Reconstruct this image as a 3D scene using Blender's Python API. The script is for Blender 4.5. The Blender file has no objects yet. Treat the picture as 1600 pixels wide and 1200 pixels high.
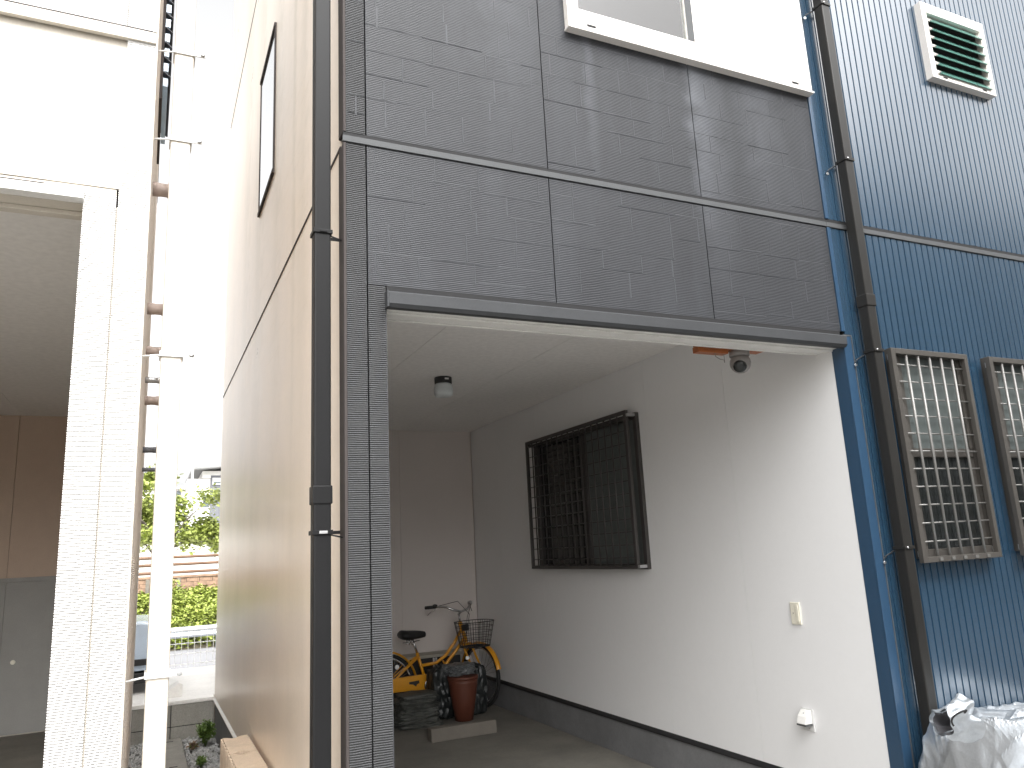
import bpy, bmesh, math, random
from mathutils import Vector, Matrix, noise
random.seed(11)
R = math.radians
S = bpy.context.scene
C = S.collection

# ------------------------------------------------------------------ camera
cam_d = bpy.data.cameras.new('camera')
cam = bpy.data.objects.new('camera', cam_d); C.objects.link(cam)
RX = Vector((0.905362, -0.42168651, -0.0500014))
RY = Vector((0.0439081, 0.2100825, -0.9766972))
RZ = Vector((0.42236446, 0.88206906, 0.20871616))
EYE = Vector((0, 0, 1.56))
m = Matrix.Identity(4)
for i in range(3):
    m[i][0] = RX[i]; m[i][1] = -RY[i]; m[i][2] = -RZ[i]; m[i][3] = EYE[i]
cam.matrix_world = m
cam_d.sensor_width = 36; cam_d.lens = 1205.84 / 1600 * 36
cam_d.clip_start = 0.02; cam_d.clip_end = 2000
S.camera = cam

# ------------------------------------------------------------------ sky, sun, exposure
SUN_EL, SUN_AZ = R(46), R(177)          # azimuth clockwise from +Y
w = bpy.data.worlds.new('World'); S.world = w; w.use_nodes = True
nt = w.node_tree; nt.nodes.clear()
sky = nt.nodes.new('ShaderNodeTexSky'); sky.sky_type = 'NISHITA'; sky.sun_disc = False
sky.sun_elevation = SUN_EL; sky.sun_rotation = SUN_AZ
sky.air_density = 1.0; sky.dust_density = 6.0; sky.ozone_density = 1.0
hs = nt.nodes.new('ShaderNodeHueSaturation'); hs.inputs['Saturation'].default_value = 0.02
bg = nt.nodes.new('ShaderNodeBackground'); bg.inputs['Strength'].default_value = 0.15
out = nt.nodes.new('ShaderNodeOutputWorld')
nt.links.new(sky.outputs[0], hs.inputs['Color']); nt.links.new(hs.outputs[0], bg.inputs[0]); nt.links.new(bg.outputs[0], out.inputs[0])
sl = bpy.data.lights.new('sun', 'SUN'); sl.energy = 1.3; sl.angle = R(85); sl.color = (1, 0.975, 0.95)
so = bpy.data.objects.new('sun', sl); C.objects.link(so)
sd = Vector((math.sin(SUN_AZ) * math.cos(SUN_EL), math.cos(SUN_AZ) * math.cos(SUN_EL), math.sin(SUN_EL)))
so.rotation_euler = sd.to_track_quat('Z', 'Y').to_euler(); so.location = (0, 5, 30)
S.view_settings.view_transform = 'Standard'; S.view_settings.look = 'None'
S.view_settings.exposure = 1.53; S.view_settings.gamma = 1; S.view_settings.use_curve_mapping = False
S.render.engine = 'CYCLES'
S.cycles.max_bounces = 10; S.cycles.diffuse_bounces = 6; S.cycles.glossy_bounces = 4; S.cycles.transparent_max_bounces = 12

# ------------------------------------------------------------------ materials
def nodes(name):
    mt = bpy.data.materials.new(name); mt.use_nodes = True
    return mt, mt.node_tree, mt.node_tree.nodes['Principled BSDF']

def mat(name, col, rough=0.6, metal=0.0, var=0.12, vscale=6.0, stretch=(1, 1, 1), bump=0.0, bscale=60.0,
        rib=0.0, ribpitch=0.0082, streak=0.0, streakcol=None, sscale=(5, 5, .35), spec=0.5, fine=0.05, coat=0):
    mt, t, p = nodes(name)
    L = t.links.new; N = t.nodes.new
    p.inputs['Roughness'].default_value = rough; p.inputs['Metallic'].default_value = metal
    p.inputs['Specular IOR Level'].default_value = spec
    if coat: p.inputs['Coat Weight'].default_value = coat; p.inputs['Coat Roughness'].default_value = max(.08, rough * .9)
    tc = N('ShaderNodeTexCoord'); mp = N('ShaderNodeMapping'); mp.inputs['Scale'].default_value = stretch
    L(tc.outputs['Object'], mp.inputs[0])
    n1 = N('ShaderNodeTexNoise'); n1.inputs['Scale'].default_value = vscale; n1.inputs['Detail'].default_value = 6; n1.inputs['Roughness'].default_value = .65
    L(mp.outputs[0], n1.inputs[0])
    n2 = N('ShaderNodeTexNoise'); n2.inputs['Scale'].default_value = vscale * 23; n2.inputs['Detail'].default_value = 2
    L(tc.outputs['Object'], n2.inputs[0])
    r1 = N('ShaderNodeMapRange'); r1.inputs[1].default_value = .3; r1.inputs[2].default_value = .7
    r1.inputs[3].default_value = 1 - var; r1.inputs[4].default_value = 1 + var; L(n1.outputs[0], r1.inputs[0])
    r2 = N('ShaderNodeMapRange'); r2.inputs[1].default_value = .3; r2.inputs[2].default_value = .7
    r2.inputs[3].default_value = 1 - fine; r2.inputs[4].default_value = 1 + fine; L(n2.outputs[0], r2.inputs[0])
    mu = N('ShaderNodeMath'); mu.operation = 'MULTIPLY'; L(r1.outputs[0], mu.inputs[0]); L(r2.outputs[0], mu.inputs[1])
    mx = N('ShaderNodeVectorMath'); mx.operation = 'SCALE'; mx.inputs[0].default_value = col[:3]; L(mu.outputs[0], mx.inputs['Scale'])
    colout = mx.outputs[0]
    if streak:
        ms = N('ShaderNodeMapping'); ms.inputs['Scale'].default_value = sscale; L(tc.outputs['Object'], ms.inputs[0])
        n3 = N('ShaderNodeTexNoise'); n3.inputs['Scale'].default_value = 1.0; n3.inputs['Detail'].default_value = 5; n3.inputs['Roughness'].default_value = .6
        L(ms.outputs[0], n3.inputs[0])
        r3 = N('ShaderNodeMapRange'); r3.inputs[1].default_value = .48; r3.inputs[2].default_value = .72
        r3.inputs[3].default_value = 0; r3.inputs[4].default_value = streak; L(n3.outputs[0], r3.inputs[0])
        mm = N('ShaderNodeMix'); mm.data_type = 'RGBA'; L(r3.outputs[0], mm.inputs[0]); L(colout, mm.inputs[6])
        mm.inputs[7].default_value = (*(streakcol or (.3, .3, .25)), 1)
        colout = mm.outputs[2]
    L(colout, p.inputs['Base Color'])
    rr = N('ShaderNodeMapRange'); rr.inputs[3].default_value = max(.02, rough - min(.08, var * .7)); rr.inputs[4].default_value = min(1, rough + min(.08, var * .7))
    L(n1.outputs[0], rr.inputs[0]); L(rr.outputs[0], p.inputs['Roughness'])
    nrm = None
    if rib:
        sx = N('ShaderNodeSeparateXYZ'); L(tc.outputs['Object'], sx.inputs[0])
        nw = N('ShaderNodeTexNoise'); nw.inputs['Scale'].default_value = 14; nw.inputs['Detail'].default_value = 3; L(tc.outputs['Object'], nw.inputs[0])
        a = N('ShaderNodeMath'); a.operation = 'MULTIPLY_ADD'; L(nw.outputs[0], a.inputs[0]); a.inputs[1].default_value = .006; L(sx.outputs[2], a.inputs[2])
        b = N('ShaderNodeMath'); b.operation = 'MULTIPLY'; L(a.outputs[0], b.inputs[0]); b.inputs[1].default_value = 2 * math.pi / ribpitch
        c = N('ShaderNodeMath'); c.operation = 'SINE'; L(b.outputs[0], c.inputs[0])
        bp = N('ShaderNodeBump'); bp.inputs['Strength'].default_value = 1.0; bp.inputs['Distance'].default_value = rib
        L(c.outputs[0], bp.inputs['Height']); nrm = bp.outputs[0]
    if bump:
        nb = N('ShaderNodeTexNoise'); nb.inputs['Scale'].default_value = bscale; nb.inputs['Detail'].default_value = 5
        L(tc.outputs['Object'], nb.inputs[0])
        b2 = N('ShaderNodeBump'); b2.inputs['Strength'].default_value = 1; b2.inputs['Distance'].default_value = bump
        L(nb.outputs[0], b2.inputs['Height'])
        if nrm: L(nrm, b2.inputs['Normal'])
        nrm = b2.outputs[0]
    if nrm: L(nrm, p.inputs['Normal'])
    return mt

def glassmat(name, tint=(.9, .93, .92), refl=1.0):
    mt = bpy.data.materials.new(name); mt.use_nodes = True; t = mt.node_tree; t.nodes.clear()
    o = t.nodes.new('ShaderNodeOutputMaterial'); tr = t.nodes.new('ShaderNodeBsdfTransparent'); gl = t.nodes.new('ShaderNodeBsdfGlossy')
    tr.inputs[0].default_value = (*tint, 1); gl.inputs['Roughness'].default_value = .02; gl.inputs[0].default_value = (refl, refl, refl, 1)
    fr = t.nodes.new('ShaderNodeFresnel'); fr.inputs[0].default_value = 1.6; mx = t.nodes.new('ShaderNodeMixShader')
    t.links.new(fr.outputs[0], mx.inputs[0]); t.links.new(tr.outputs[0], mx.inputs[1]); t.links.new(gl.outputs[0], mx.inputs[2]); t.links.new(mx.outputs[0], o.inputs[0])
    return mt

M = {}
M['siding'] = mat('dark grey siding', (.0295, .0310, .0350), .44, var=.16, vscale=2.2, stretch=(1, 1, .7), rib=.00045, bump=.0005, bscale=90, spec=.3, streak=.4, streakcol=(.056, .060, .068), sscale=(2.6, 2.6, .5))
M['pillar'] = mat('dark grey ribbed siding', (.055, .056, .058), .5, var=.10, vscale=3, rib=.0026, bump=.0004, bscale=90, spec=.25)
def stains(mt, runs, col, ax=0):
    t = mt.node_tree; N = t.nodes.new; L = t.links.new; p = t.nodes['Principled BSDF']
    tc = N('ShaderNodeTexCoord'); sx = N('ShaderNodeSeparateXYZ'); L(tc.outputs['Object'], sx.inputs[0])
    nz = N('ShaderNodeTexNoise'); nz.inputs['Scale'].default_value = 7; nz.inputs['Detail'].default_value = 5; L(tc.outputs['Object'], nz.inputs[0])
    src = p.inputs['Base Color'].links[0].from_socket
    for xc, wd, zt, zb, am in runs:
        wob = N('ShaderNodeMath'); wob.operation = 'MULTIPLY_ADD'; L(nz.outputs[0], wob.inputs[0]); wob.inputs[1].default_value = wd * 1.6; L(sx.outputs[ax], wob.inputs[2])
        dx = N('ShaderNodeMath'); dx.operation = 'SUBTRACT'; L(wob.outputs[0], dx.inputs[0]); dx.inputs[1].default_value = xc + wd * .8
        ab = N('ShaderNodeMath'); ab.operation = 'ABSOLUTE'; L(dx.outputs[0], ab.inputs[0])
        mx_ = N('ShaderNodeMapRange'); mx_.interpolation_type = 'SMOOTHSTEP'; mx_.inputs[1].default_value = 0; mx_.inputs[2].default_value = wd; mx_.inputs[3].default_value = am; mx_.inputs[4].default_value = 0; L(ab.outputs[0], mx_.inputs[0])
        mz = N('ShaderNodeMapRange'); mz.interpolation_type = 'SMOOTHSTEP'; mz.inputs[1].default_value = zb; mz.inputs[2].default_value = zt; mz.inputs[3].default_value = 0; mz.inputs[4].default_value = 1; L(sx.outputs[2], mz.inputs[0])
        mu = N('ShaderNodeMath'); mu.operation = 'MULTIPLY'; L(mx_.outputs[0], mu.inputs[0]); L(mz.outputs[0], mu.inputs[1])
        m2 = N('ShaderNodeMath'); m2.operation = 'MULTIPLY'; L(mu.outputs[0], m2.inputs[0]); L(nz.outputs[0], m2.inputs[1])
        mm = N('ShaderNodeMix'); mm.data_type = 'RGBA'; L(m2.outputs[0], mm.inputs[0]); L(src, mm.inputs[6]); mm.inputs[7].default_value = (*col, 1); src = mm.outputs[2]
    L(src, p.inputs['Base Color'])
stains(M['siding'], [(.52, .10, 3.9, 2.7, .9), (.60, .16, 3.7, 2.6, .5), (-.13, .05, 4.0, 3.0, .55), (.95, .2, 3.95, 2.9, .5), (-.55, .25, 4.6, 3.0, .4)], (.12, .127, .142))
M['ridge'] = mat('weathered siding ridge', (.046, .048, .053), .5, var=.25, vscale=5, spec=.3)
M['ridgew'] = mat('white siding ridge', (.62, .61, .6), .6, var=.03)
M['darkmetal'] = mat('dark grey metal', (.050, .052, .055), .5, spec=.25, metal=.0, var=.08)
M['band'] = mat('grey joint band', (.085, .088, .091), .55, spec=.2, var=.06)
M['gap'] = mat('dark sealant', (.012, .012, .013), .8)
M['edge'] = mat('brown grey corner edge', (.060, .052, .050), .6, var=.05, spec=.1)
M['orange'] = mat('beige orange siding', (.91, .80, .68), .29, spec=.9, var=.05, fine=.02, vscale=2.5, streak=.25, streakcol=(.68, .60, .46), sscale=(1, 2.2, .16))
stains(M['orange'], [(.95, .20, 5.2, .3, .7), (1.25, .09, 4.6, .4, .8), (1.9, .3, 4.2, .6, .5), (2.75, .4, 4.4, .3, .5), (3.6, .4, 5.0, .8, .5)], (.52, .46, .33), 1)
M['white'] = mat('white siding', (.66, .65, .63), .6, var=.03, rib=.0018, spec=.2)
M['cream'] = mat('cream painted trim', (.58, .535, .465), .5, var=.04)
M['whitetrim'] = mat('white trim', (.78, .77, .74), .45, var=.03)
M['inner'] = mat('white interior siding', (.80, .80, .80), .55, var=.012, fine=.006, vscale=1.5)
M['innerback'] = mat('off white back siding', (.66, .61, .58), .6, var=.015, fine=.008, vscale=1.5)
M['ceil'] = mat('ceiling board', (.82, .805, .785), .7, var=.02, vscale=1.2)
M['dim'] = mat('light brown interior siding', (.48, .37, .29), .7, var=.04)
M['dimgrey'] = mat('grey interior wainscot', (.30, .295, .28), .7, var=.05)
M['conc'] = mat('concrete plinth', (.17, .172, .175), .85, var=.16, vscale=3, bump=.0015, bscale=40)
M['floor'] = mat('garage concrete floor', (.175, .165, .142), .8, var=.25, vscale=1.6, bump=.002, bscale=50, streak=.7, streakcol=(.13, .12, .11), sscale=(1.3, 1.1, 1))
M['lanewall'] = mat('grey lane house wall', (.11, .11, .11), .9, var=.1)
M['asphalt'] = mat('worn concrete street', (.24, .235, .225), .85, var=.2, vscale=4, bump=.004, bscale=120, fine=.25)
M['slab'] = mat('pale parking concrete', (.80, .785, .76), .8, var=.1, vscale=2, bump=.002, bscale=60)
M['blockgrey'] = mat('grey concrete block', (.27, .26, .235), .9, var=.2, vscale=5, stretch=(1, 1, .4), bump=.002, bscale=80, fine=.12)
M['blockbeige'] = mat('beige concrete block', (.62, .50, .38), .85, var=.08, vscale=9, bump=.0012, bscale=140, fine=.1)
M['gravelbase'] = mat('gravel ground', (.16, .155, .145), .95, var=.3, vscale=30, bump=.01, bscale=60)
M['stone'] = mat('gravel stones', (.36, .36, .35), .85, var=.45, vscale=22)
M['soil'] = mat('dry soil ground', (.16, .14, .10), .95, var=.3, vscale=.8)
M['blue'] = mat('blue coated metal cladding', (.019, .050, .088), .24, metal=.0, var=.07, vscale=2, stretch=(1, 1, .4), spec=1.0, fine=.02, coat=1.0)
M['bluetrim'] = mat('blue metal trim', (.024, .060, .112), .3, var=.05, spec=.8)
M['pipe'] = mat('dark grey plastic pipe', (.013, .013, .0135), .42, var=.08, stretch=(1, 1, .2), spec=.15)
M['pipebrown'] = mat('dark weathered pipe', (.019, .018, .0165), .42, var=.15, stretch=(1, 1, .2), spec=.35)
M['bronze'] = mat('stainless bronze frame', (.098, .090, .081), .4, metal=.35, var=.08)
M['grille'] = mat('grey aluminium bars', (.20, .195, .185), .38, metal=.35, var=.06)
M['grilledark'] = mat('dark bronze bars', (.068, .063, .060), .42, metal=.3, var=.08)
M['alu'] = mat('white aluminium frame', (.80, .76, .72), .35, var=.03)
M['darkglass'] = mat('dark window glass', (.018, .020, .020), .08, var=.3, vscale=2)
M['frost'] = mat('frosted glass', (.10, .115, .112), .32, var=.12, vscale=1.5)
M['skyglass'] = mat('reflective window glass', (.80, .82, .84), .04, var=.02, metal=.9)
M['glass'] = glassmat('clear window glass')
M['curtain'] = mat('grey curtain', (.15, .145, .145), .9, var=.15, vscale=3, stretch=(4, 4, .3))
M['curtainw'] = mat('white curtain', (.78, .80, .80), .9, var=.06, vscale=3)
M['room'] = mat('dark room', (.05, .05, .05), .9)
M['jal'] = mat('green louvre glass', (.10, .235, .20), .12, var=.08, vscale=3, spec=.8)
M['jalblue'] = mat('pale blue louvre glass', (.45, .60, .75), .15, var=.08, spec=.8)
M['chrome'] = mat('chrome', (.60, .60, .60), .22, metal=.9, var=.05)
M['steel'] = mat('zinc bracket', (.45, .45, .45), .4, metal=.6, var=.1)
M['black'] = mat('black plastic', (.016, .016, .017), .5, var=.1)
M['rubber'] = mat('tyre rubber', (.014, .014, .014), .75, var=.15)
M['yellow'] = mat('yellow bicycle paint', (.72, .32, .015), .3, var=.05, coat=.4)
M['refl'] = mat('white reflector', (.95, .95, .95), .1, var=.01)
M['terra'] = mat('red brown pot', (.115, .034, .018), .55, var=.1)
M['bag'] = mat('black plastic sack', (.014, .017, .017), .4, var=.2, bump=.006, bscale=14)
M['greybag'] = mat('grey plastic wrap', (.12, .127, .13), .3, var=.25)
M['bundle'] = mat('dark grey bundle', (.075, .078, .07), .6, var=.4, vscale=14, bump=.01, bscale=22)
M['stop'] = mat('cream concrete wheel stop', (.165, .148, .125), .8, var=.1, vscale=9, bump=.001, bscale=90)
M['beigebox'] = mat('beige lid', (.36, .34, .29), .6, var=.06)
M['wood'] = mat('brown wood board', (.34, .105, .032), .5, var=.2, vscale=5, stretch=(.4, 6, 6))
M['camgrey'] = mat('grey camera housing', (.24, .225, .215), .35, var=.05)
M['lampglass'] = mat('milky lamp glass', (.62, .66, .67), .35, var=.04)
M['ivory'] = mat('ivory plastic', (.74, .71, .60), .4, var=.03)
M['greyplastic'] = mat('light grey plastic', (.62, .62, .61), .4, var=.04)
M['tarp'] = mat('silver tarpaulin', (.62, .66, .70), .30, metal=.75, var=.06, vscale=5, bump=.0008, bscale=50)
M['tarpin'] = mat('tarpaulin lining', (.10, .10, .11), .6)
M['leaf'] = mat('green leaves', (.26, .31, .065), .5, var=.45, vscale=2.2, fine=.2)
M['leafdark'] = mat('tree leaves', (.30, .35, .09), .5, var=.45, vscale=.9, fine=.2)
M['weed'] = mat('weed leaves', (.10, .165, .03), .5, var=.4, vscale=12)
M['dry'] = mat('dry weed', (.22, .15, .095), .7, var=.3, vscale=12)
M['bark'] = mat('bark', (.10, .085, .07), .9, var=.3, bump=.01, bscale=20)
M['brick'] = mat('tan brick', (.27, .175, .12), .85, var=.3, vscale=7, fine=.2)
M['log'] = mat('brown rail', (.15, .085, .052), .7, var=.2, vscale=3)
M['wire'] = mat('white coated wire', (.80, .80, .80), .4, var=.02)
M['guard'] = mat('galvanised guard rail', (.42, .44, .46), .4, metal=.4, var=.06)
M['road'] = mat('grey road', (.24, .24, .25), .85, var=.1, vscale=1)
M['carpaint'] = mat('pale blue car paint', (.55, .66, .80), .2, var=.02, coat=.6)
M['housewhite'] = mat('white render', (.76, .75, .73), .7, var=.04)
M['housedark'] = mat('slate grey cladding', (.13, .135, .15), .6, var=.05)
M['roofgrey'] = mat('grey roof', (.22, .22, .22), .6, var=.1)
M['houseglass'] = mat('house window glass', (.12, .14, .15), .1, var=.1)
M['sidewall'] = mat('weathered cream siding', (.80, .76, .72), .6, var=.05, rib=.0016)
M['duct'] = mat('dusty pink pipe', (.42, .34, .30), .6, var=.1)

# ------------------------------------------------------------------ mesh builder
class B:
    def __init__(s): s.v = []; s.f = []; s.sm = []
    def add(s, vs, fs, smooth=False):
        o = len(s.v); s.v += [Vector(v) for v in vs]
        for f in fs: s.f.append([o + i for i in f]); s.sm.append(smooth)
    def box(s, x0, y0, z0, x1, y1, z1):
        s.add([(x0, y0, z0), (x1, y0, z0), (x1, y1, z0), (x0, y1, z0), (x0, y0, z1), (x1, y0, z1), (x1, y1, z1), (x0, y1, z1)],
              [(0, 3, 2, 1), (4, 5, 6, 7), (0, 1, 5, 4), (1, 2, 6, 5), (2, 3, 7, 6), (3, 0, 4, 7)]); return s
    def obox(s, c, ax, ay, az):   # oriented box from centre and half-axis vectors
        c = Vector(c); ax, ay, az = Vector(ax), Vector(ay), Vector(az)
        vs = [c + sx * ax + sy * ay + sz * az for sz in (-1, 1) for sx, sy in ((-1, -1), (1, -1), (1, 1), (-1, 1))]
        s.add(vs, [(0, 3, 2, 1), (4, 5, 6, 7), (0, 1, 5, 4), (1, 2, 6, 5), (2, 3, 7, 6), (3, 0, 4, 7)]); return s
    def tube(s, pts, r, n=8, caps=True):
        pts = [Vector(p) for p in pts]; rr = r if isinstance(r, (list, tuple)) else [r] * len(pts)
        t0 = (pts[1] - pts[0]).normalized(); a = t0.orthogonal().normalized(); vs = []
        for i, p in enumerate(pts):
            if i == 0: t = t0
            elif i == len(pts) - 1: t = (pts[-1] - pts[-2]).normalized()
            else: t = ((pts[i + 1] - p).normalized() + (p - pts[i - 1]).normalized()).normalized()
            a = (a - t * a.dot(t)).normalized(); b = t.cross(a)
            for k in range(n):
                an = 2 * math.pi * k / n; vs.append(p + rr[i] * (math.cos(an) * a + math.sin(an) * b))
        fs = []
        for i in range(len(pts) - 1):
            for k in range(n):
                k2 = (k + 1) % n; fs.append((i * n + k, i * n + k2, (i + 1) * n + k2, (i + 1) * n + k))
        s.add(vs, fs, True)
        if caps:
            o = len(s.v) - len(vs)
            s.f.append([o + k for k in reversed(range(n))]); s.sm.append(False)
            s.f.append([o + (len(pts) - 1) * n + k for k in range(n)]); s.sm.append(False)
        return s
    def lathe(s, c, axis, prof, n=24):   # prof: (r, h) along axis
        c = Vector(c); ax = Vector(axis).normalized(); a = ax.orthogonal().normalized(); b = ax.cross(a); vs = []
        for r, h in prof:
            for k in range(n):
                an = 2 * math.pi * k / n; vs.append(c + ax * h + r * (math.cos(an) * a + math.sin(an) * b))
        fs = [(i * n + k, i * n + (k + 1) % n, (i + 1) * n + (k + 1) % n, (i + 1) * n + k) for i in range(len(prof) - 1) for k in range(n)]
        s.add(vs, fs, True); o = len(s.v) - len(vs)
        s.f.append([o + k for k in reversed(range(n))]); s.sm.append(False)
        s.f.append([o + (len(prof) - 1) * n + k for k in range(n)]); s.sm.append(False)
        return s
    def prism(s, poly, axis, h0, h1):    # poly 2D, extruded along axis 'x','y','z'
        n = len(poly)
        def P(q, h): return {'x': (h, q[0], q[1]), 'y': (q[0], h, q[1]), 'z': (q[0], q[1], h)}[axis]
        s.add([P(q, h0) for q in poly] + [P(q, h1) for q in poly],
              [tuple(range(n)), tuple(range(2 * n - 1, n - 1, -1))] + [(i, (i + 1) % n, n + (i + 1) % n, n + i) for i in range(n)]); return s
    def hole(s, x0, x1, z0, z1, hx0, hx1, hz0, hz1, a0, a1, axis='y'):   # slab with a rectangular hole
        def bx(p0, p1, q0, q1):
            if p1 - p0 < 1e-4 or q1 - q0 < 1e-4: return
            s.box(p0, a0, q0, p1, a1, q1) if axis == 'y' else s.box(a0, p0, q0, a1, p1, q1)
        hx0, hx1 = max(hx0, x0), min(hx1, x1)
        if hx0 >= hx1: bx(x0, x1, z0, z1); return s
        bx(x0, hx0, z0, z1); bx(hx1, x1, z0, z1); bx(hx0, hx1, z0, hz0); bx(hx0, hx1, hz1, z1); return s
    def mesh(s, name, base, bevel=0.0):
        me = bpy.data.meshes.new(name)
        me.from_pydata([v - base for v in s.v], [], s.f); me.update()
        bm = bmesh.new(); bm.from_mesh(me)
        for f, q in zip(bm.faces, s.sm): f.smooth = q
        bmesh.ops.recalc_face_normals(bm, faces=bm.faces)
        if bevel:
            ed = [e for e in bm.edges if len(e.link_faces) == 2 and e.calc_face_angle(0) > 1.0]
            bmesh.ops.bevel(bm, geom=ed, offset=bevel, segments=2, affect='EDGES', profile=.6, clamp_overlap=True)
        bm.to_mesh(me); bm.free()
        return me
    def build(s, name, m_, parent=None, bevel=0.0, kind=None, label=None):
        base = Vector(parent['base']) if parent else Vector((0, 0, 0))
        me = s.mesh(name, base, bevel); me.materials.append(M[m_])
        o = bpy.data.objects.new(name, me); C.objects.link(o)
        if parent: o.parent = parent; o['base'] = list(base)
        if kind: o['kind'] = kind
        if label: o['label'] = label
        return o

def inst(o, delta, parent=None):
    c = o.copy(); C.objects.link(c); c.location = o.location + Vector(delta)
    if parent: c.parent = parent
    return c

def thing(name, label, cat, loc=(0, 0, 0), group=None):
    o = bpy.data.objects.new(name, None); C.objects.link(o); o.empty_display_size = .1
    o.location = loc; o['base'] = list(loc); o['label'] = label; o['category'] = cat
    if group: o['group'] = group
    return o

def tag(o, label, cat, group=None):
    o['label'] = label; o['category'] = cat
    if group: o['group'] = group
    return o

def copy_thing(o, delta, label):
    c = o.copy(); C.objects.link(c); c.location = o.location + Vector(delta); c['label'] = label
    for ch in o.children:
        d = ch.copy(); C.objects.link(d); d.parent = c
        for g in ch.children:
            e = g.copy(); C.objects.link(e); e.parent = d
    return c

def struct(b, name, m_, bevel=0):
    return b.build(name, m_, None, bevel, kind='structure')

def at(px, py, Y):    # point seen at photo pixel (1600 wide) on the plane y = Y
    d = RX * (px - 800) + RY * (py - 600) + RZ * 1205.84
    return EYE + d * (Y / d.y)

def seams(panel, x0, x1, z0, z1, y, skip=None, axis='y', d=.0012, m_='ridge'):
    """raised ashlar lines of embossed siding: short bevelled ridges, one joined part under its panel"""
    rs = random.Random(int(x0 * 977 + z0 * 331 + 5)); b = B()
    t = .0056
    def ridge(p0, p1, q0, q1, dd=None):
        if p1 - p0 < .002 or q1 - q0 < .002: return
        if skip and skip(.5 * (p0 + p1), .5 * (q0 + q1)): return
        dd = d * rs.uniform(.6, 1.15); e = min(.0022, (p1 - p0) * .4, (q1 - q0) * .4)
        def P(a, q, h): return (a, y - h, q) if axis == 'y' else (y - h, a, q)
        b.add([P(p0, q0, -.0005), P(p1, q0, -.0005), P(p1, q1, -.0005), P(p0, q1, -.0005),
               P(p0 + e, q0 + e, dd), P(p1 - e, q0 + e, dd), P(p1 - e, q1 - e, dd), P(p0 + e, q1 - e, dd)],
              [(4, 5, 6, 7), (0, 1, 5, 4), (1, 2, 6, 5), (2, 3, 7, 6), (3, 0, 4, 7)])
    z = z0 + rs.uniform(.03, .09); zs = []
    while z < z1 - .02:
        zs.append(z); z += rs.choice([.098, .112, .128])
    zs.append(z1)
    for i, zz in enumerate(zs[:-1]):
        x = x0 + rs.uniform(.02, .2); xa = x0
        while xa < x1 - .02:
            xb = min(x1, xa + rs.uniform(.10, .36))
            if rs.random() < .66:
                o = rs.choice([0, 0, 0, .004, -.004, .014])
                ridge(xa, xb, zz + o - t / 2 * rs.uniform(.6, 1.1), zz + o + t / 2)
            xa = xb + rs.uniform(0, .03)
        while x < x1 - .03:
            if rs.random() < .9:
                t2 = t * rs.uniform(.8, 1.9)
                ridge(x - t2 / 2, x + t2 / 2, zz + .003, zs[i + 1] - .004)
            x += rs.uniform(.17, .34)
    if b.v: b.build('embossed_lines', m_, panel, kind='stuff')

# ------------------------------------------------------------------ ground
D = 2.857            # facade plane
YE = 8.3             # rear end of the grey house
struct(B().box(-400, -400, -1.2, 400, 600, -.85), 'ground', 'soil')
struct(B().box(-14, -16, -.84, 16, 10.9, -.06), 'terrain', 'soil')
struct(B().box(-14, -14, -.055, 16, 2.85, -.02), 'street', 'asphalt')
struct(B().box(-.03, 2.852, -.055, .67, 8.395, -.012), 'gravel_bed', 'gravelbase')
struct(B().box(-12, 8.4, -.05, 14, 10.75, .335), 'parking_slab', 'slab', .008)
struct(B().box(.80, 2.86, -.05, 3.34, 8.15, 0.0), 'garage_floor', 'floor')
struct(B().box(-2.9, 2.86, -.05, -.25, 8.1, .24), 'neighbour_garage_floor', 'floor')
struct(B().box(-60, 17, -.845, 60, 24.6, -.75), 'road', 'road')

# gravel stones (nobody could count them)
sb = B(); rs = random.Random(3)
ico = bmesh.new(); bmesh.ops.create_icosphere(ico, subdivisions=1, radius=1.0)
iv = [v.co.copy() for v in ico.verts]; iff = [[v.index for v in f.verts] for f in ico.faces]; ico.free()
for _ in range(4200):
    c = Vector((rs.uniform(-.03, .665), rs.uniform(4.6, 8.38), -.010 + rs.uniform(0, .012)))
    if .14 < c.x < .40 and c.y > 3: continue
    r = rs.uniform(.008, .019); e = Vector((r * rs.uniform(.7, 1.3), r * rs.uniform(.7, 1.3), r * rs.uniform(.5, .9)))
    q = Matrix.Rotation(rs.uniform(0, 6.3), 3, (rs.random(), rs.random(), rs.random() + .1))
    sb.add([c + q @ Vector((v.x * e.x * rs.uniform(.8, 1.2), v.y * e.y * rs.uniform(.8, 1.2), v.z * e.z)) for v in iv], iff)
sb.build('gravel', 'stone', None, kind='stuff')

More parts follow.
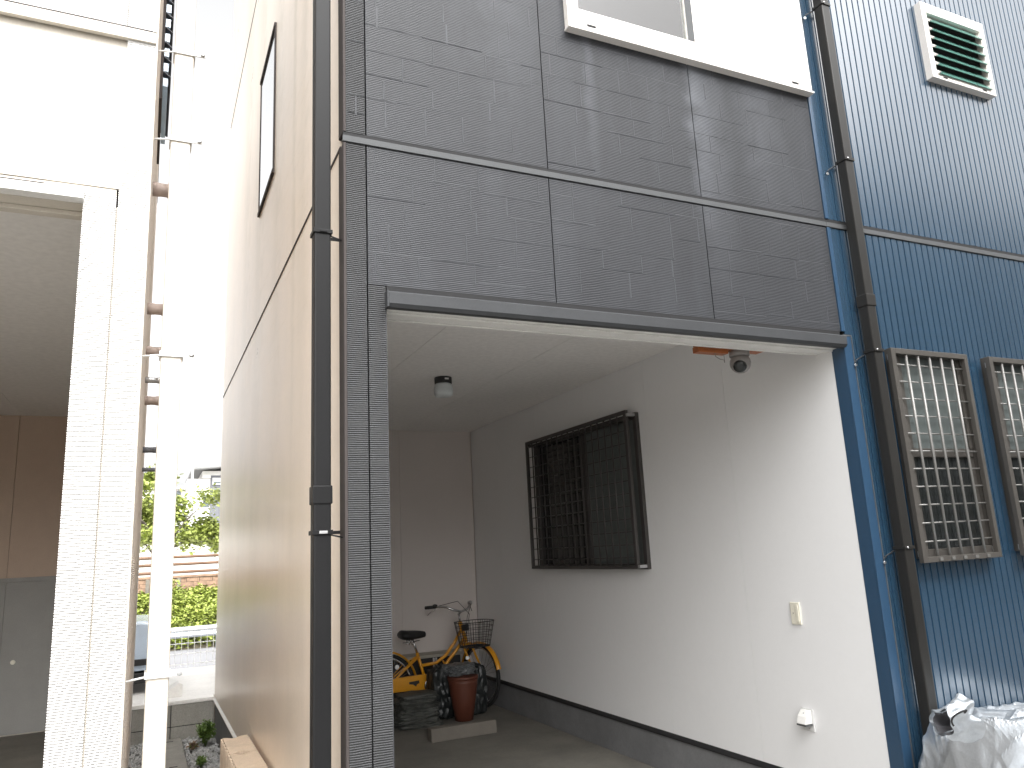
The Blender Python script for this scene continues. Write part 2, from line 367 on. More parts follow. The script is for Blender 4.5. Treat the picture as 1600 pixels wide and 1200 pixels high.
# ================================================================== GREY HOUSE
house = thing('grey_house', 'dark grey block pattern house with beige flank and blue metal wall around an open garage', 'house', (2, D, 0))
H = house
ZTOP = 8.4
YB = D + .016                                   # back of the thin siding
Z1, Z2 = 3.218, 3.264                           # band between storeys
WX0, WX1, WZ0, WZ1 = 1.754, 3.351, 4.03, 5.35   # upstairs window
XR = 3.344                                      # border to the blue cladding / inner wall plane
cols = [.757, 1.607, 2.488, XR]
for i in range(3):
    x0, x1 = cols[i] + .0025, cols[i + 1] - .0025
    q = B().box(x0, D, 2.616, x1, YB, Z1 - .004).build('siding_panel', 'siding', H); seams(q, x0, x1, 2.616, Z1 - .004, D)
for i in range(3):
    x0, x1 = cols[i] + .0025, cols[i + 1] - .0025
    if i == 2:
        q = B().box(x0, D, Z2, x1, YB, WZ0).build('siding_panel', 'siding', H); B().box(x0, D, WZ1, x1, YB, 6.29).build('siding_panel', 'siding', H)
    else: q = B().hole(x0, x1, Z2, 6.29, WX0, WX1, WZ0, WZ1, D, YB).build('siding_panel', 'siding', H)
    seams(q, x0, x1, Z2, 6.29, D, skip=lambda x, z: x > WX0 - .02 and WZ0 - .02 < z < WZ1 + .02)
    B().box(x0, D, 6.30, x1, YB, ZTOP).build('siding_panel', 'siding', H)
# corner pieces and pillar
for z0, z1 in ((0.02, Z1 - .004), (Z2, 6.29), (6.30, ZTOP)):
    q = B().box(.674, D - .001, z0, .7525, YB, z1).build('corner_siding', 'pillar', H)
    if z0 > 1: seams(q, .68, .7525, z0, z1, D - .001)
    B().box(.662, D - .003, z0, .6735, D + .083, z1).build('corner_trim', 'edge', H, .002)
B().box(.7585, D, .02, .829, YB, 2.611).build('pillar_panel', 'pillar', H)
B().box(.829, D + .001, .02, .833, 3.04, 2.53).build('jamb_trim', 'darkmetal', H)
# backing (sealant seen in the joints) and structure of the front
b = B().box(.69, YB + .002, 0, .826, 3.03, 2.56)
b.hole(.69, XR + .05, 2.62, ZTOP, WX0 + .03, WX1 - .03, WZ0 + .03, WZ1 - .03, YB + .002, 3.03)
b.build('front_wall', 'gap', H)
# storey joint band
B().box(.660, D - .006, Z1, XR, D + .01, Z1 + .027).build('joint_band', 'band', H, .0015)
B().box(.662, D + .001, Z1 + .0275, XR, D + .012, Z2 - .001).build('joint_gap', 'gap', H)
# garage head: drip flashing, header soffit, moulding
b = B().prism([(D + .010, 2.592), (D + .010, 2.520), (D - .022, 2.520), (D - .034, 2.534), (D - .034, 2.580), (D - .020, 2.588)], 'x', .834, XR - .003)
b.build('lintel_flashing', 'darkmetal', H, .0015)
B().box(.8345, D + .001, 2.5885, XR - .01, D + .012, 2.6155).build('flashing_gap', 'gap', H)
B().box(.826, D - .036, 2.518, .8335, D + .01, 2.586).build('flashing_end', 'darkmetal', H, .001)
B().box(.835, D + .012, 2.531, XR - .001, 3.045, 2.615).build('header', 'whitetrim', H)
B().box(.835, D + .07, 2.521, XR - .001, D + .115, 2.5305).build('header_moulding', 'whitetrim', H, .002)
B().box(.835, 3.028, 2.525, XR - .001, 3.046, 2.5305).build('header_edge', 'whitetrim', H, .002)
# ceiling boards
for x0, x1 in ((.80, 1.6055), (1.6085, 2.4935), (2.4965, XR)):
    for y0, y1 in ((3.046, 4.868), (4.8695, 6.69), (6.6915, 8.155)):
        B().box(x0, y0, 2.9, x1, y1, 2.912).build('ceiling_board', 'ceil', H)
B().box(.70, 3.046, 2.914, XR + .1, 8.2, 3.0).build('ceiling_slab', 'gap', H)
# right inner wall of the garage, boards with tight joints and a window hole
ys = [2.937, 3.83, 4.705, 5.622, 6.53, 7.44, 8.155]
GW = (4.80, 6.53, 1.366, 2.525)
for y0, y1 in zip(ys[:-1], ys[1:]):
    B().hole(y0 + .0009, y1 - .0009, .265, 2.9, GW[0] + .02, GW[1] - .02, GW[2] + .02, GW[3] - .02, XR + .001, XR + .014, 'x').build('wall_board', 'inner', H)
B().hole(2.937, 8.2, .0, 2.95, GW[0] + .02, GW[1] - .02, GW[2] + .02, GW[3] - .02, XR + .0155, XR + .14, 'x').build('party_wall', 'whitetrim', H)
b = B().prism([(XR + .012, .236), (XR - .014, .236), (XR - .014, .246), (XR + .0, .268), (XR + .012, .268)], 'y', 2.94, 8.155)
b.build('drip_flashing', 'black', H)
B().box(XR - .003, 2.94, 0, XR + .013, 8.155, .235).build('plinth', 'conc', H)
xs = [.80, 1.62, 2.49, XR - .004]
for x0, x1 in zip(xs[:-1], xs[1:]):
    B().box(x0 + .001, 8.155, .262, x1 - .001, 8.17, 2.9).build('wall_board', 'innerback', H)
B().box(.80, 8.150, 0, XR - .004, 8.168, .258).build('plinth', 'conc', H)
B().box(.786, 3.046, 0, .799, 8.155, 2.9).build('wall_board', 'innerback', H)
# beige flank towards the alley
XO = .672
q = B().box(XO, D + .084, .325, XO + .014, YE, Z1 + .010).build('siding_panel', 'orange', H); seams(q, D + .1, YE, .33, Z1 - .01, XO, axis='x', d=.0003, m_='orange')
SW = (4.87, 5.62, 4.07, 5.20)
q = B().hole(D + .084, YE, Z1 + .023, 6.285, SW[0], SW[1], SW[2], SW[3], XO, XO + .014, 'x').build('siding_panel', 'orange', H)
seams(q, D + .1, YE, Z2, 6.28, XO, axis='x', d=.0003, m_='orange', skip=lambda y, z: SW[0] - .2 < y < SW[1] + .2 and SW[2] - .1 < z < SW[3] + .1)
B().box(XO, D + .084, 6.297, XO + .014, YE, ZTOP).build('siding_panel', 'orange', H)
B().box(XO - .004, D + .084, Z1 + .0105, XO + .012, YE, Z1 + .0225).build('joint_band', 'edge', H)
B().box(XO - .003, D + .084, 6.286, XO + .012, YE, 6.296).build('joint_band', 'edge', H)
B().hole(D + .084, YE, 0, ZTOP, SW[0] + .02, SW[1] - .02, SW[2] + .02, SW[3] - .02, XO + .0155, .785, 'x').build('flank_wall', 'gap', H)
B().box(XO + .002, D + .06, -.05, XO + .0145, YE, .298).build('foundation', 'conc', H)
B().prism([(XO + .0145, .299), (XO - .016, .299), (XO - .016, .307), (XO, .323), (XO + .0145, .323)], 'y', D + .084, YE).build('base_flashing', 'whitetrim', H)
B().box(XO + .001, YE + .001, 0, XR + 4.2, YE + .05, ZTOP).build('rear_wall', 'orange', H)
B().box(XO - .01, D - .06, ZTOP + .002, 7.8, YE + .3, ZTOP + .15).build('roof', 'roofgrey', H)
# flank window
b = B()
b.box(XO - .016, SW[0], SW[2], XO + .05, SW[1], SW[2] + .028); b.box(XO - .016, SW[0], SW[3] - .028, XO + .05, SW[1], SW[3])
for a in (SW[0], SW[1] - .030): b.box(XO - .010, a, SW[2] + .0281, XO + .05, a + .030, SW[3] - .0281)
sw = b.build('flank_window', 'edge', H, .002)
B().box(XO - .006, SW[0] + .034, SW[2] + .034, XO + .000, SW[1] - .034, SW[3] - .034).build('pane', 'skyglass', sw)

# upstairs front window: frame, sliding sash, curtains
b = B()
fy0, fy1 = D - .035, D + .07
b.box(WX0, fy0, WZ0, WX1, fy1, WZ0 + .052)
b.box(WX0, fy0, WZ1 - .05, WX1, fy1, WZ1)
b.box(WX0, fy0, WZ0 + .0525, WX0 + .03, fy1, WZ1 - .0505); b.box(WX1 - .03, fy0, WZ0 + .0525, WX1, fy1, WZ1 - .0505)
win = b.build('window', 'alu', H, .002)
B().box(WX0 - .004, fy0 - .010, WZ0 - .012, WX1 + .006, fy1, WZ0 - .001).build('sill_drip', 'alu', win, .002)
for x in (1.86, 3.20): B().box(x, fy0 - .002, WZ0 + .022, x + .05, fy0 + .004, WZ0 + .034).build('drain_slot', 'gap', win)
b = B(); x0, x1 = WX0 + .031, 2.55
b.box(x0, D - .018, WZ0 + .066, x1, D + .012, WZ0 + .125); b.box(x0, D - .018, WZ1 - .11, x1, D + .012, WZ1 - .055)
b.box(x0, D - .018, WZ0 + .1255, x0 + .042, D + .012, WZ1 - .1105); b.box(x1 - .05, D - .018, WZ0 + .1255, x1, D + .012, WZ1 - .1105)
b.build('sliding_sash', 'alu', win, .002)
B().box(x1 - .05, D - .0195, WZ0 + .126, x1 - .006, D - .0185, WZ1 - .111).build('sash_seal', 'band', win)
B().box(WX0 + .031, D - .012, WZ0 + .0535, 2.52, D + .0, WZ0 + .0655).build('track', 'edge', win)
B().box(x0 + .041, D - .005, WZ0 + .124, x1 - .049, D - .001, WZ1 - .109).build('pane', 'glass', win)
B().box(2.52, D - .03, WZ0 + .0535, 2.60, D - .012, WZ0 + .0645).build('track_stop', 'steel', win)
b = B(); x0, x1 = 2.551, WX1 - .031
b.box(x0, D + .014, WZ0 + .066, x1, D + .045, WZ0 + .115); b.box(x0, D + .014, WZ1 - .11, x1, D + .045, WZ1 - .055)
b.box(x0, D + .014, WZ0 + .1155, x0 + .042, D + .045, WZ1 - .1105); b.box(x1 - .03, D + .014, WZ0 + .1155, x1, D + .045, WZ1 - .1105)
b.build('sliding_sash', 'alu', win, .002)
B().box(x0 + .043, D + .022, WZ0 + .117, x1 - .031, D + .030, WZ1 - .112).build('white_panel', 'alu', win)
def curtain(name, x0, x1, y, amp, k, m_):
    n = 60; vs = []
    for j, z in enumerate((WZ0 + .06, WZ1)):
        for i in range(n + 1):
            u = i / n; vs.append((x0 + u * (x1 - x0), y + amp * math.sin(k * u * 6.28) + .4 * amp * math.sin(2.7 * k * u * 6.28 + 1), z))
    b = B(); b.add(vs, [(i, i + 1, n + 2 + i, n + 1 + i) for i in range(n)], True); return b.build(name, m_, win)
curtain('curtain', 1.80, 1.955, D + .10, .012, 2, 'curtain'); curtain('curtain', 1.98, 2.17, D + .12, .018, 3, 'curtain')
curtain('lace_curtain', 2.155, 2.54, D + .10, .010, 4, 'curtainw')
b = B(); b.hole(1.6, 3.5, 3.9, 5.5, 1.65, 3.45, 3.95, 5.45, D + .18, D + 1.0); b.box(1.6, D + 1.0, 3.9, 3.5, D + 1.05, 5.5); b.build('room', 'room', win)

# blue ribbed metal cladding
def ribbed(b, x0, x1, z0, z1, y, pitch=.0517, gw=.011, gd=.007):
    prof = []; x = x0
    prof.append((x0, y))
    x = x0 + pitch * .6
    while x < x1 - gw - .004:
        prof += [(x, y), (x + .0022, y + gd), (x + gw - .0022, y + gd), (x + gw, y)]; x += pitch
    prof.append((x1, y))
    n = len(prof)
    b.add([(p[0], p[1], z0) for p in prof] + [(p[0], p[1], z1) for p in prof], [(i, i + 1, n + i + 1, n + i) for i in range(n - 1)])
XB = XR + .003
PX = [3.408, 3.408 + .0517 * 9, 3.408 + .0517 * 27, 3.408 + .0517 * 45, 3.408 + .0517 * 63, 3.408 + .0517 * 81]
for z0, z1 in ((.02, Z1 - .003), (Z2 + .004, 6.28), (6.3, ZTOP)):
    for x0, x1 in zip(PX[:-1], PX[1:]):
        b = B(); ribbed(b, x0, x1, z0, z1, D + .002); b.build('cladding_sheet', 'blue', H)
B().box(XB + .02, D + .011, 0, 7.6, D + .10, ZTOP).build('cladding_backing', 'gap', H)
for z0, z1 in ((2.602, Z1 - .003), (Z2 + .004, 6.28), (6.3, ZTOP)):
    B().box(XB, D - .004, max(z0, 2.616), XB + .026, D + .01, z1).build('corner_flashing', 'bluetrim', H, .002)
    B().box(XB + .0265, D + .002, z0, XB + .060, D + .0105, z1).build('corner_flashing', 'blue', H)
B().box(XR + .001, D - .006, Z1, 7.6, D + .0015, Z1 + .027).build('joint_band', 'band', H, .0015)
B().box(XR + .001, D + .0025, Z1 - .0028, 7.6, D + .0105, Z2 + .0035).build('joint_gap', 'gap', H)
# blue trim round the garage opening
B().box(XR, D - .006, .02, XR + .060, D + .0015, 2.588).build('opening_trim', 'bluetrim', H, .002)
B().box(XR - .0005, D + .0018, .02, XR + .004, 2.936, 2.5305).build('opening_return', 'bluetrim', H)
B().box(XR + .0605, D - .009, .02, XR + .0645, D + .0015, 2.596).build('trim_edge', 'band', H)
B().box(XR + .002, D - .0085, 2.5885, XR + .060, D + .0015, 2.596).build('trim_edge', 'band', H)
for x, z in ((3.40, 2.45), (3.385, 1.22), (3.39, 3.42)):
    pass
B().box(7.6, D, 0, 7.65, YE, ZTOP).build('side_wall', 'bluetrim', H)

# barred windows of the blue wall
def barred(x0, x1, z0, z1, first):
    yw, yf = D, D - .080
    b = B(); fx0, fx1 = x0 + .050, x1 + .020
    b.box(fx0, yw - .045, z0 + .02, fx0 + .04, yw + .03, z1 + .012); b.box(fx1 - .04, yw - .045, z0 + .02, fx1, yw + .03, z1 + .012)
    b.box(fx0 + .0405, yw - .045, z0 + .02, fx1 - .0405, yw + .03, z0 + .065); b.box(fx0 + .0405, yw - .045, z1 - .03, fx1 - .0405, yw + .03, z1 + .012)
    wn = b.build('barred_window', 'bronze', H, .002)
    zm = z0 + .57
    b = B().box(fx0 + .041, yw - .030, zm - .02, fx1 - .041, yw - .006, zm + .028); b.build('meeting_rail', 'bronze', wn, .002)
    for xa in (fx0 + .041, fx1 - .068):
        B().box(xa, yw - .026, z0 + .066, xa + .027, yw - .008, zm - .021).build('sash_stile', 'bronze', wn, .0015); B().box(xa, yw - .036, zm + .029, xa + .027, yw - .018, z1 - .031).build('sash_stile', 'bronze', wn, .0015)
    B().box(fx0 + .069, yw - .024, zm + .029, fx1 - .069, yw - .020, z1 - .031).build('pane', 'frost', wn)
    B().box(fx0 + .069, yw - .014, z0 + .066, fx1 - .069, yw - .010, zm - .021).build('pane', 'darkglass', wn)
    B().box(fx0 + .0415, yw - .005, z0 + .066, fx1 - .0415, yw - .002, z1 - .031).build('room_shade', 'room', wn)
    # grille box standing off the wall
    b = B()
    b.box(x0, yf, z0, x0 + .032, yf + .028, z1); b.box(x1 - .028, yf, z0, x1, yf + .028, z1)
    b.box(x0 + .0325, yf, z1 - .030, x1 - .0285, yf + .028, z1); b.box(x0 + .0325, yf, z0, x1 - .0285, yf + .028, z0 + .028)
    b.build('grille_frame', 'bronze', wn, .0025)
    for zz in (z0 + .03, z1 - .06):
        b = B().box(x0 + .004, yf + .0285, zz, x0 + .020, yw - .046, zz + .03); b.box(x0 + .0205, yw - .049, zz, fx0 + .001, yw - .046, zz + .03); b.build('grille_bracket', 'steel', wn, .001)
        B().box(x1 - .024, yf + .0285, zz, x1 - .006, yw - .046, zz + .03).build('grille_bracket', 'steel', wn, .001)
    B().box(x0 + .015, yf + .03, z1 - .02, x1, yw - .046, z1 + .002).build('grille_hood', 'bronze', wn, .0015)
    B().box(x0 + .015, yf + .03, z0 - .002, x1, yw - .046, z0 + .016).build('grille_hood', 'bronze', wn, .0015)
    nb = 5
    p = (x1 - .028 - x0 - .032) / (nb + 1)
    bar = None
    for i in range(nb):
        xx = x0 + .032 + p * (i + 1)
        if bar is None:
            bar0x = xx; bar = B().tube([(xx, yf + .013, z0 + .014), (xx, yf + .013, z1 - .015)], .0075, 10).build('bar', 'grille', wn)
        else: inst(bar, (xx - bar0x, 0, 0))
    nr = 11; rod = None; q = (z1 - z0) / (nr + 1)
    for i in range(nr):
        zz = z0 + .012 + q * (i + .98)
        if rod is None: r0 = zz; rod = B().tube([(x0 + .01, yf + .0245, zz), (x1 - .006, yf + .0245, zz)], .0042, 8).build('rod', 'grille', wn)
        else: inst(rod, (0, 0, zz - r0))
    nub = None
    for i in range(nb):
        xx = x0 + .032 + p * (i + 1)
        if nub is None: nub = B().box(xx - .012, yf - .008, z0 + .006, xx + .012, yf - .0005, z0 + .022).build('bar_clip', 'grille', wn, .002); n0 = xx
        else: inst(nub, (xx - n0, 0, 0))
barred(3.608, 4.236, 1.384, 2.522, True)
barred(4.432, 5.060, 1.384, 2.522, False)

# louvred window high on the blue wall
vx0, vx1, vz0, vz1 = 4.452, 5.085, 4.385, 4.94
b = B(); y0 = D - .045
b.box(vx0, y0, vz0, vx0 + .045, D + .03, vz1); b.box(vx1 - .045, y0, vz0, vx1, D + .03, vz1)
b.box(vx0 + .0455, y0, vz0, vx1 - .0455, D + .03, vz0 + .04); b.box(vx0 + .0455, y0, vz1 - .07, vx1 - .0455, D + .03, vz1)
lw = b.build('louvre_window', 'alu', H, .002)
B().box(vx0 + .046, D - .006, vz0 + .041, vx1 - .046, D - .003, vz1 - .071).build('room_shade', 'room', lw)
blade = None; nbl = 7; pz = (vz1 - .07 - vz0 - .04) / nbl
for i in range(nbl):
    zz = vz0 + .04 + pz * (i + .42)
    if blade is None:
        b = B().obox(((vx0 + vx1) / 2, D - .032, zz), ((vx1 - vx0) / 2 - .052, 0, 0), (0, .0018, -.0014), (0, -.023, -.037)); blade = b.build('glass_blade', 'jal', lw, .001); z0_ = zz
        clips = [B().obox((xa, D - .034, zz - .006), (.007, 0, 0), (0, .005, -.005), (0, -.022, -.026)).build('blade_clip', 'alu', lw, .001) for xa in (vx0 + .058, vx1 - .052)]
    else:
        inst(blade, (0, 0, zz - z0_))
        for c_ in clips: inst(c_, (0, 0, zz - z0_))
B().box(vx0 + .1, y0 - .002, vz0 + .012, vx0 + .14, y0 + .002, vz0 + .022).build('drain_slot', 'gap', lw)
B().box(vx1 - .14, y0 - .002, vz0 + .012, vx1 - .10, y0 + .002, vz0 + .022).build('drain_slot', 'gap', lw)

# barred window inside the garage
gy0, gy1, gz0, gz1 = GW
b = B(); xa, xb = XR - .028, XR + .05
b.box(xa, gy0, gz0, xb, gy0 + .045, gz1); b.box(xa, gy1 - .045, gz0, xb, gy1, gz1)
b.box(xa, gy0 + .0455, gz0, xb, gy1 - .0455, gz0 + .04); b.box(xa, gy0 + .0455, gz1 - .04, xb, gy1 - .0455, gz1)
gw = b.build('barred_window', 'grilledark', H, .002)
B().box(XR - .014, 5.62, gz0 + .041, XR + .03, 5.69, gz1 - .041).build('meeting_stile', 'grilledark', gw, .002)
B().box(XR + .004, gy0 + .046, gz0 + .041, XR + .009, 5.62, gz1 - .041).build('pane', 'frost', gw)
B().box(XR + .018, 5.69, gz0 + .041, XR + .023, gy1 - .046, gz1 - .041).build('pane', 'darkglass', gw)
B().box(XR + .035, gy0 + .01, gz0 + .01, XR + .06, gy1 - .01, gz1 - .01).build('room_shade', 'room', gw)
xf = XR - .098
b = B()
b.box(xf, gy0 + .03, gz0 + .005, xf + .026, gy0 + .065, gz1 + .02); b.box(xf, gy1 + .005, gz0 + .005, xf + .026, gy1 + .03, gz1 + .02)
b.box(xf, gy0 + .0655, gz1 - .008, xf + .026, gy1 + .0045, gz1 + .02); b.box(xf, gy0 + .0655, gz0 + .005, xf + .026, gy1 + .0045, gz0 + .03)
b.build('grille_frame', 'grilledark', gw, .002)
for yy in (gy0 + .006, gy1 - .02):
    for zz in (gz0 + .012, gz1 - .03):
        b = B().box(xf + .004, yy, zz, xa - .0005, yy + .024, zz + .022); b.build('grille_bracket', 'steel' if yy < 5 else 'grilledark', gw, .001)
bar = None
for i in range(16):
    yy = gy0 + .065 + (gy1 - gy0 - .06) * (i + 1) / 17
    if bar is None: bar = B().tube([(xf + .011, yy, gz0 + .015), (xf + .011, yy, gz1 + .008)], .0065, 8).build('bar', 'grilledark', gw); yb0 = yy
    else: inst(bar, (0, yy - yb0, 0))
rod = None
for i in range(12):
    zz = gz0 + .03 + (gz1 - gz0) * (i + .6) / 12.3
    if rod is None: rod = B().tube([(xf + .0215, gy0 + .04, zz), (xf + .0215, gy1 + .015, zz)], .004, 8).build('rod', 'grilledark', gw); zr0 = zz
    else: inst(rod, (0, 0, zz - zr0))

# ================================================================== things on the grey house
def downpipe(name, label, x0, x1, y0, y1, z1, m_, brackets, collars, dx=0, side=1, bm='black'):
    t = thing(name, label, 'downpipe', ((x0 + x1) / 2, (y0 + y1) / 2, 0))
    cs = sorted(collars); zz = [0] + cs + [z1]
    for a, c in zip(zz[:-1], zz[1:]): B().box(x0, y0, a + .001, x1, y1, c - .001).build('pipe', m_, t, .007)
    for c in cs: B().box(x0 - .004, y0 - .004, c - .055, x1 + .004, y1 + .004, c + .012).build('collar', m_, t, .004)
    return t
t = downpipe('downpipe', 'dark grey square downpipe on the beige flank beside the garage pillar', .551, .6155, D + .012, D + .075, ZTOP, 'pipe', (), (1.81,))
for z in (1.645, 2.812, 4.6):
    b = B().box(.546, D + .006, z, .6205, D + .0115, z + .016); b.box(.546, D + .0118, z, .5505, D + .08, z + .016); b.box(.616, D + .0118, z, .6205, D + .08, z + .016)
    b.box(.5465, D + .0802, z + .002, .671, D + .085, z + .014)
    br = b.build('bracket', 'pipe', t, .001)
    B().box(.57, D + .002, z + .003, .60, D + .0058, z + .013).build('bracket_latch', 'steel' if z < 2 else 'pipe', br, .001)
    B().tube([(.618, D + .03, z - .002), (.661, D + .035, z - .012)], .0032, 6).build('bracket_rod', 'black', br)
t = downpipe('downpipe', 'dark weathered square downpipe in front of the blue metal wall', 3.466, 3.528, D - .092, D - .030, ZTOP, 'pipebrown', (), (2.80,))
for z in (1.46, 2.49, 3.60, 4.60):
    b = B().box(3.461, D - .098, z, 3.5325, D - .0925, z + .016); b.box(3.461, D - .0923, z, 3.4655, D - .025, z + .016); b.box(3.5285, D - .0923, z, 3.5325, D - .025, z + .016)
    b.box(3.4655, D - .0297, z, 3.5283, D - .025, z + .016)
    br = b.build('bracket', 'pipebrown', t, .001)
    B().tube([(3.463, D - .03, z - .005), (3.42, D - .012, z - .03), (3.40, D - .003, z - .055)], .0035, 6).build('bracket_rod', 'black', br)
    B().lathe((3.40, D - .012, z - .062), (-.2, -1, 0), [(.006, 0), (.009, .003), (.007, .008)], 10).build('bolt', 'chrome', br)
    B().lathe((3.478, D - .097, z + .008), (0, -1, 0), [(.006, 0), (.006, .006), (.003, .008)], 8).build('bracket_latch', 'chrome', br)

# dome camera on a wood board
t = thing('wood_board', 'reddish brown wooden board fixed under the garage header near the camera', 'board', (2.7, 3.08, 2.53))
B().box(2.56, 3.085, 2.512, 2.755, 3.135, 2.543).build('cleat', 'wood', t, .002)
B().box(2.59, 3.085, 2.5435, 3.02, 3.165, 2.565).build('plank', 'wood', t, .002)
t = thing('security_camera', 'small grey dome security camera hanging under the wooden board', 'camera', (2.86, 3.12, 2.5435))
B().lathe((2.86, 3.12, 2.5435), (0, 0, -1), [(.050, 0), (.054, .004), (.054, .030), (.050, .034)], 32).build('base', 'camgrey', t)
n = []
for i in range(11):
    a = i / 10 * math.pi; n.append((max(.001, .056 * math.sin(a)), .056 - .056 * math.cos(a)))
B().lathe((2.86, 3.12, 2.530), (0, 0, -1), n, 32).build('shell', 'camgrey', t)
fd = Vector((-.62, -.55, -.56)).normalized()
c0 = Vector((2.86, 3.12, 2.474)) + fd * .012
n = [(.046 * math.sin(i / 8 * math.pi / 2 + .001), .046 * math.cos(i / 8 * math.pi / 2)) for i in range(9)][::-1]
ey = B().lathe(c0, fd, n, 28).build('eyeball', 'camgrey', t)
B().lathe(c0 + fd * .030, fd, [(.036, 0), (.034, .008), (.028, .016), (.012, .0195)], 24).build('lens_window', 'darkglass', ey)
tag(B().tube([(2.675, 3.10, 2.512), (2.68, 3.10, 2.495), (2.71, 3.10, 2.482), (2.732, 3.10, 2.480), (2.736, 3.10, 2.468)], .0022, 6).tube([(2.736, 3.10, 2.512), (2.736, 3.10, 2.465)], .0018, 6).build('cable', 'camgrey'),
    'thin grey cable dangling below the wooden board by the dome camera', 'cable')
# ceiling lamp
t = thing('ceiling_lamp', 'small ceiling lamp with black base and milky glass jar shade', 'lamp', (2.066, 5.56, 2.9))
B().lathe((2.066, 5.56, 2.9), (0, 0, -1), [(.066, 0), (.068, .003), (.068, .048), (.064, .052)], 36).build('base', 'black', t)
B().box(2.055, 5.487, 2.872, 2.085, 5.4925, 2.884).build('base_label', 'greyplastic', t)
B().lathe((2.066, 5.56, 2.848), (0, 0, -1), [(.060, 0), (.064, .006), (.072, .025), (.075, .065), (.072, .088), (.060, .100), (.03, .106)], 36).build('lamp_shade', 'lampglass', t)
# switch, outlet hood
t = thing('wall_switch', 'ivory rectangular wall switch on the white garage wall', 'switch', (XR, 3.43, 1.125))
B().box(XR - .009, 3.396, 1.066, XR + .0005, 3.466, 1.186).build('plate', 'ivory', t, .003)
B().box(XR - .013, 3.404, 1.078, XR - .0092, 3.424, 1.174).build('rocker', 'ivory', t, .002)
B().lathe((XR - .009, 3.445, 1.127), (-1, 0, 0), [(.003, 0), (.003, .001)], 8).build('indicator', 'gap', t)
t = thing('outlet_cover', 'white hooded outdoor outlet cover low on the garage wall', 'outlet', (XR, 3.45, .56))
B().box(XR - .006, 3.395, .505, XR + .0005, 3.478, .622).build('back_plate', 'greyplastic', t, .004)
b = B().prism([(XR - .0065, .618), (XR - .018, .616), (XR - .046, .585), (XR - .060, .548), (XR - .0065, .548)], 'y', 3.403, 3.470)
b.build('hood', 'whitetrim', t, .005)
B().box(XR - .058, 3.402, .538, XR - .0065, 3.471, .5475).build('hood_lip', 'band', t, .002)
B().lathe((XR - .03, 3.436, .6), (-1, 0, 1), [(.004, 0), (.003, .005)], 8).build('screw', 'steel', t)
B().lathe((XR - .006, 3.43, .52), (-1, 0, 0), [(.004, 0), (.003, .003)], 8).build('screw', 'steel', t)

# ================================================================== WHITE HOUSE on the left
wh = thing('white_house', 'white ribbed siding house at the left with a dark open garage', 'house', (-1.5, D, 0))
XS = -.035; GX = -.244; HZ = 2.812; WB = (3.476, 3.532); GL = -3.0; WE = 8.30; CZ = 2.972; ZW = 5.3
B().box(-.1365, D - .001, .02, XS - .008, D + .016, WB[0]).build('corner_siding', 'white', wh)
B().box(XS - .0075, D - .003, .02, XS, D + .05, ZW).build('corner_trim', 'cream', wh, .002)
B().box(GX, D, .02, -.1425, D + .016, HZ + .036).build('pillar_panel', 'white', wh)
B().box(GX - .001, D + .0165, .02, -.10, D + .15, HZ).build('jamb', 'cream', wh)
B().box(GL, D - .03, HZ, GX + .002, D + .02, HZ + .034).build('head_flashing', 'whitetrim', wh, .002)
B().box(GL, D - .024, HZ + .0345, -.36, D + .01, HZ + .041).build('flashing_gap', 'edge', wh)
B().box(GL, D + .021, HZ + .0, GX + .10, D + .17, HZ + .07).build('header', 'cream', wh)
B().box(GL, D + .09, HZ - .018, GX + .0, D + .13, HZ - .001).build('header_moulding', 'cream', wh, .002)
for x0, x1 in zip((-3.76, -2.86, -1.95, -1.04, -.1395), (-2.865, -1.955, -1.045, -.1425, XS - .008)):
    if x1 > -.2:
        B().box(x0, D, WB[1], x1, D + .016, ZW).build('siding_panel', 'white', wh); continue
    q = B().box(x0, D, HZ + .042, x1, D + .016, WB[0]).build('siding_panel', 'white', wh); seams(q, x0, x1, HZ + .05, WB[0], D, m_='ridgew')
    q = B().box(x0, D, WB[1], x1, D + .016, ZW).build('siding_panel', 'white', wh); seams(q, x0, x1, WB[1], ZW, D, m_='ridgew')
B().box(-3.76, D - .012, WB[0] + .0005, XS - .008, D + .008, WB[1] - .012).build('joint_band', 'cream', wh, .002)
B().box(-3.76, D - .004, WB[1] - .0118, XS - .02, D + .012, WB[1] - .0005).build('joint_gap', 'edge', wh)
B().box(-3.76, D + .017, HZ + .072, XS - .02, D + .16, ZW).build('front_wall', 'cream', wh)
B().box(-3.76, D, .0, GL, D + .3, HZ + .04).build('pillar_panel', 'white', wh)
B().box(XS - .014, D + .051, -.05, XS, WE, ZW).build('flank_siding', 'sidewall', wh)
B().box(-.2, D + .161, 0, XS - .015, WE, ZW).build('flank_wall', 'cream', wh)
for x0, x1 in ((-3.0, -1.98), (-1.977, -1.076), (-1.073, -.201)):
    B().box(x0, D + .171, CZ, x1, WE - .14, CZ + .015).build('ceiling_board', 'ceil', wh)
    B().box(x0, WE - .139, 1.53, x1, WE - .12, CZ).build('wall_board', 'dim', wh)
    B().box(x0, WE - .139, .24, x1, WE - .12, 1.49).build('wainscot_panel', 'dimgrey', wh)
B().box(-3.0, WE - .15, 1.4905, -.201, WE - .12, 1.5295).build('dado_rail', 'dimgrey', wh, .004)
B().box(-3.05, D + .3, 0, -3.001, WE, 3.3).build('inner_wall', 'dim', wh)
B().box(-3.1, D + .172, CZ + .016, -.201, WE, 3.3).build('ceiling_slab', 'gap', wh)
B().box(-3.8, WE - .119, 0, XS - .015, WE, ZW).build('rear_wall', 'cream', wh)
B().box(-4.0, D - .03, ZW + .002, XS + .005, WE + .05, ZW + .1).build('roof', 'roofgrey', wh)
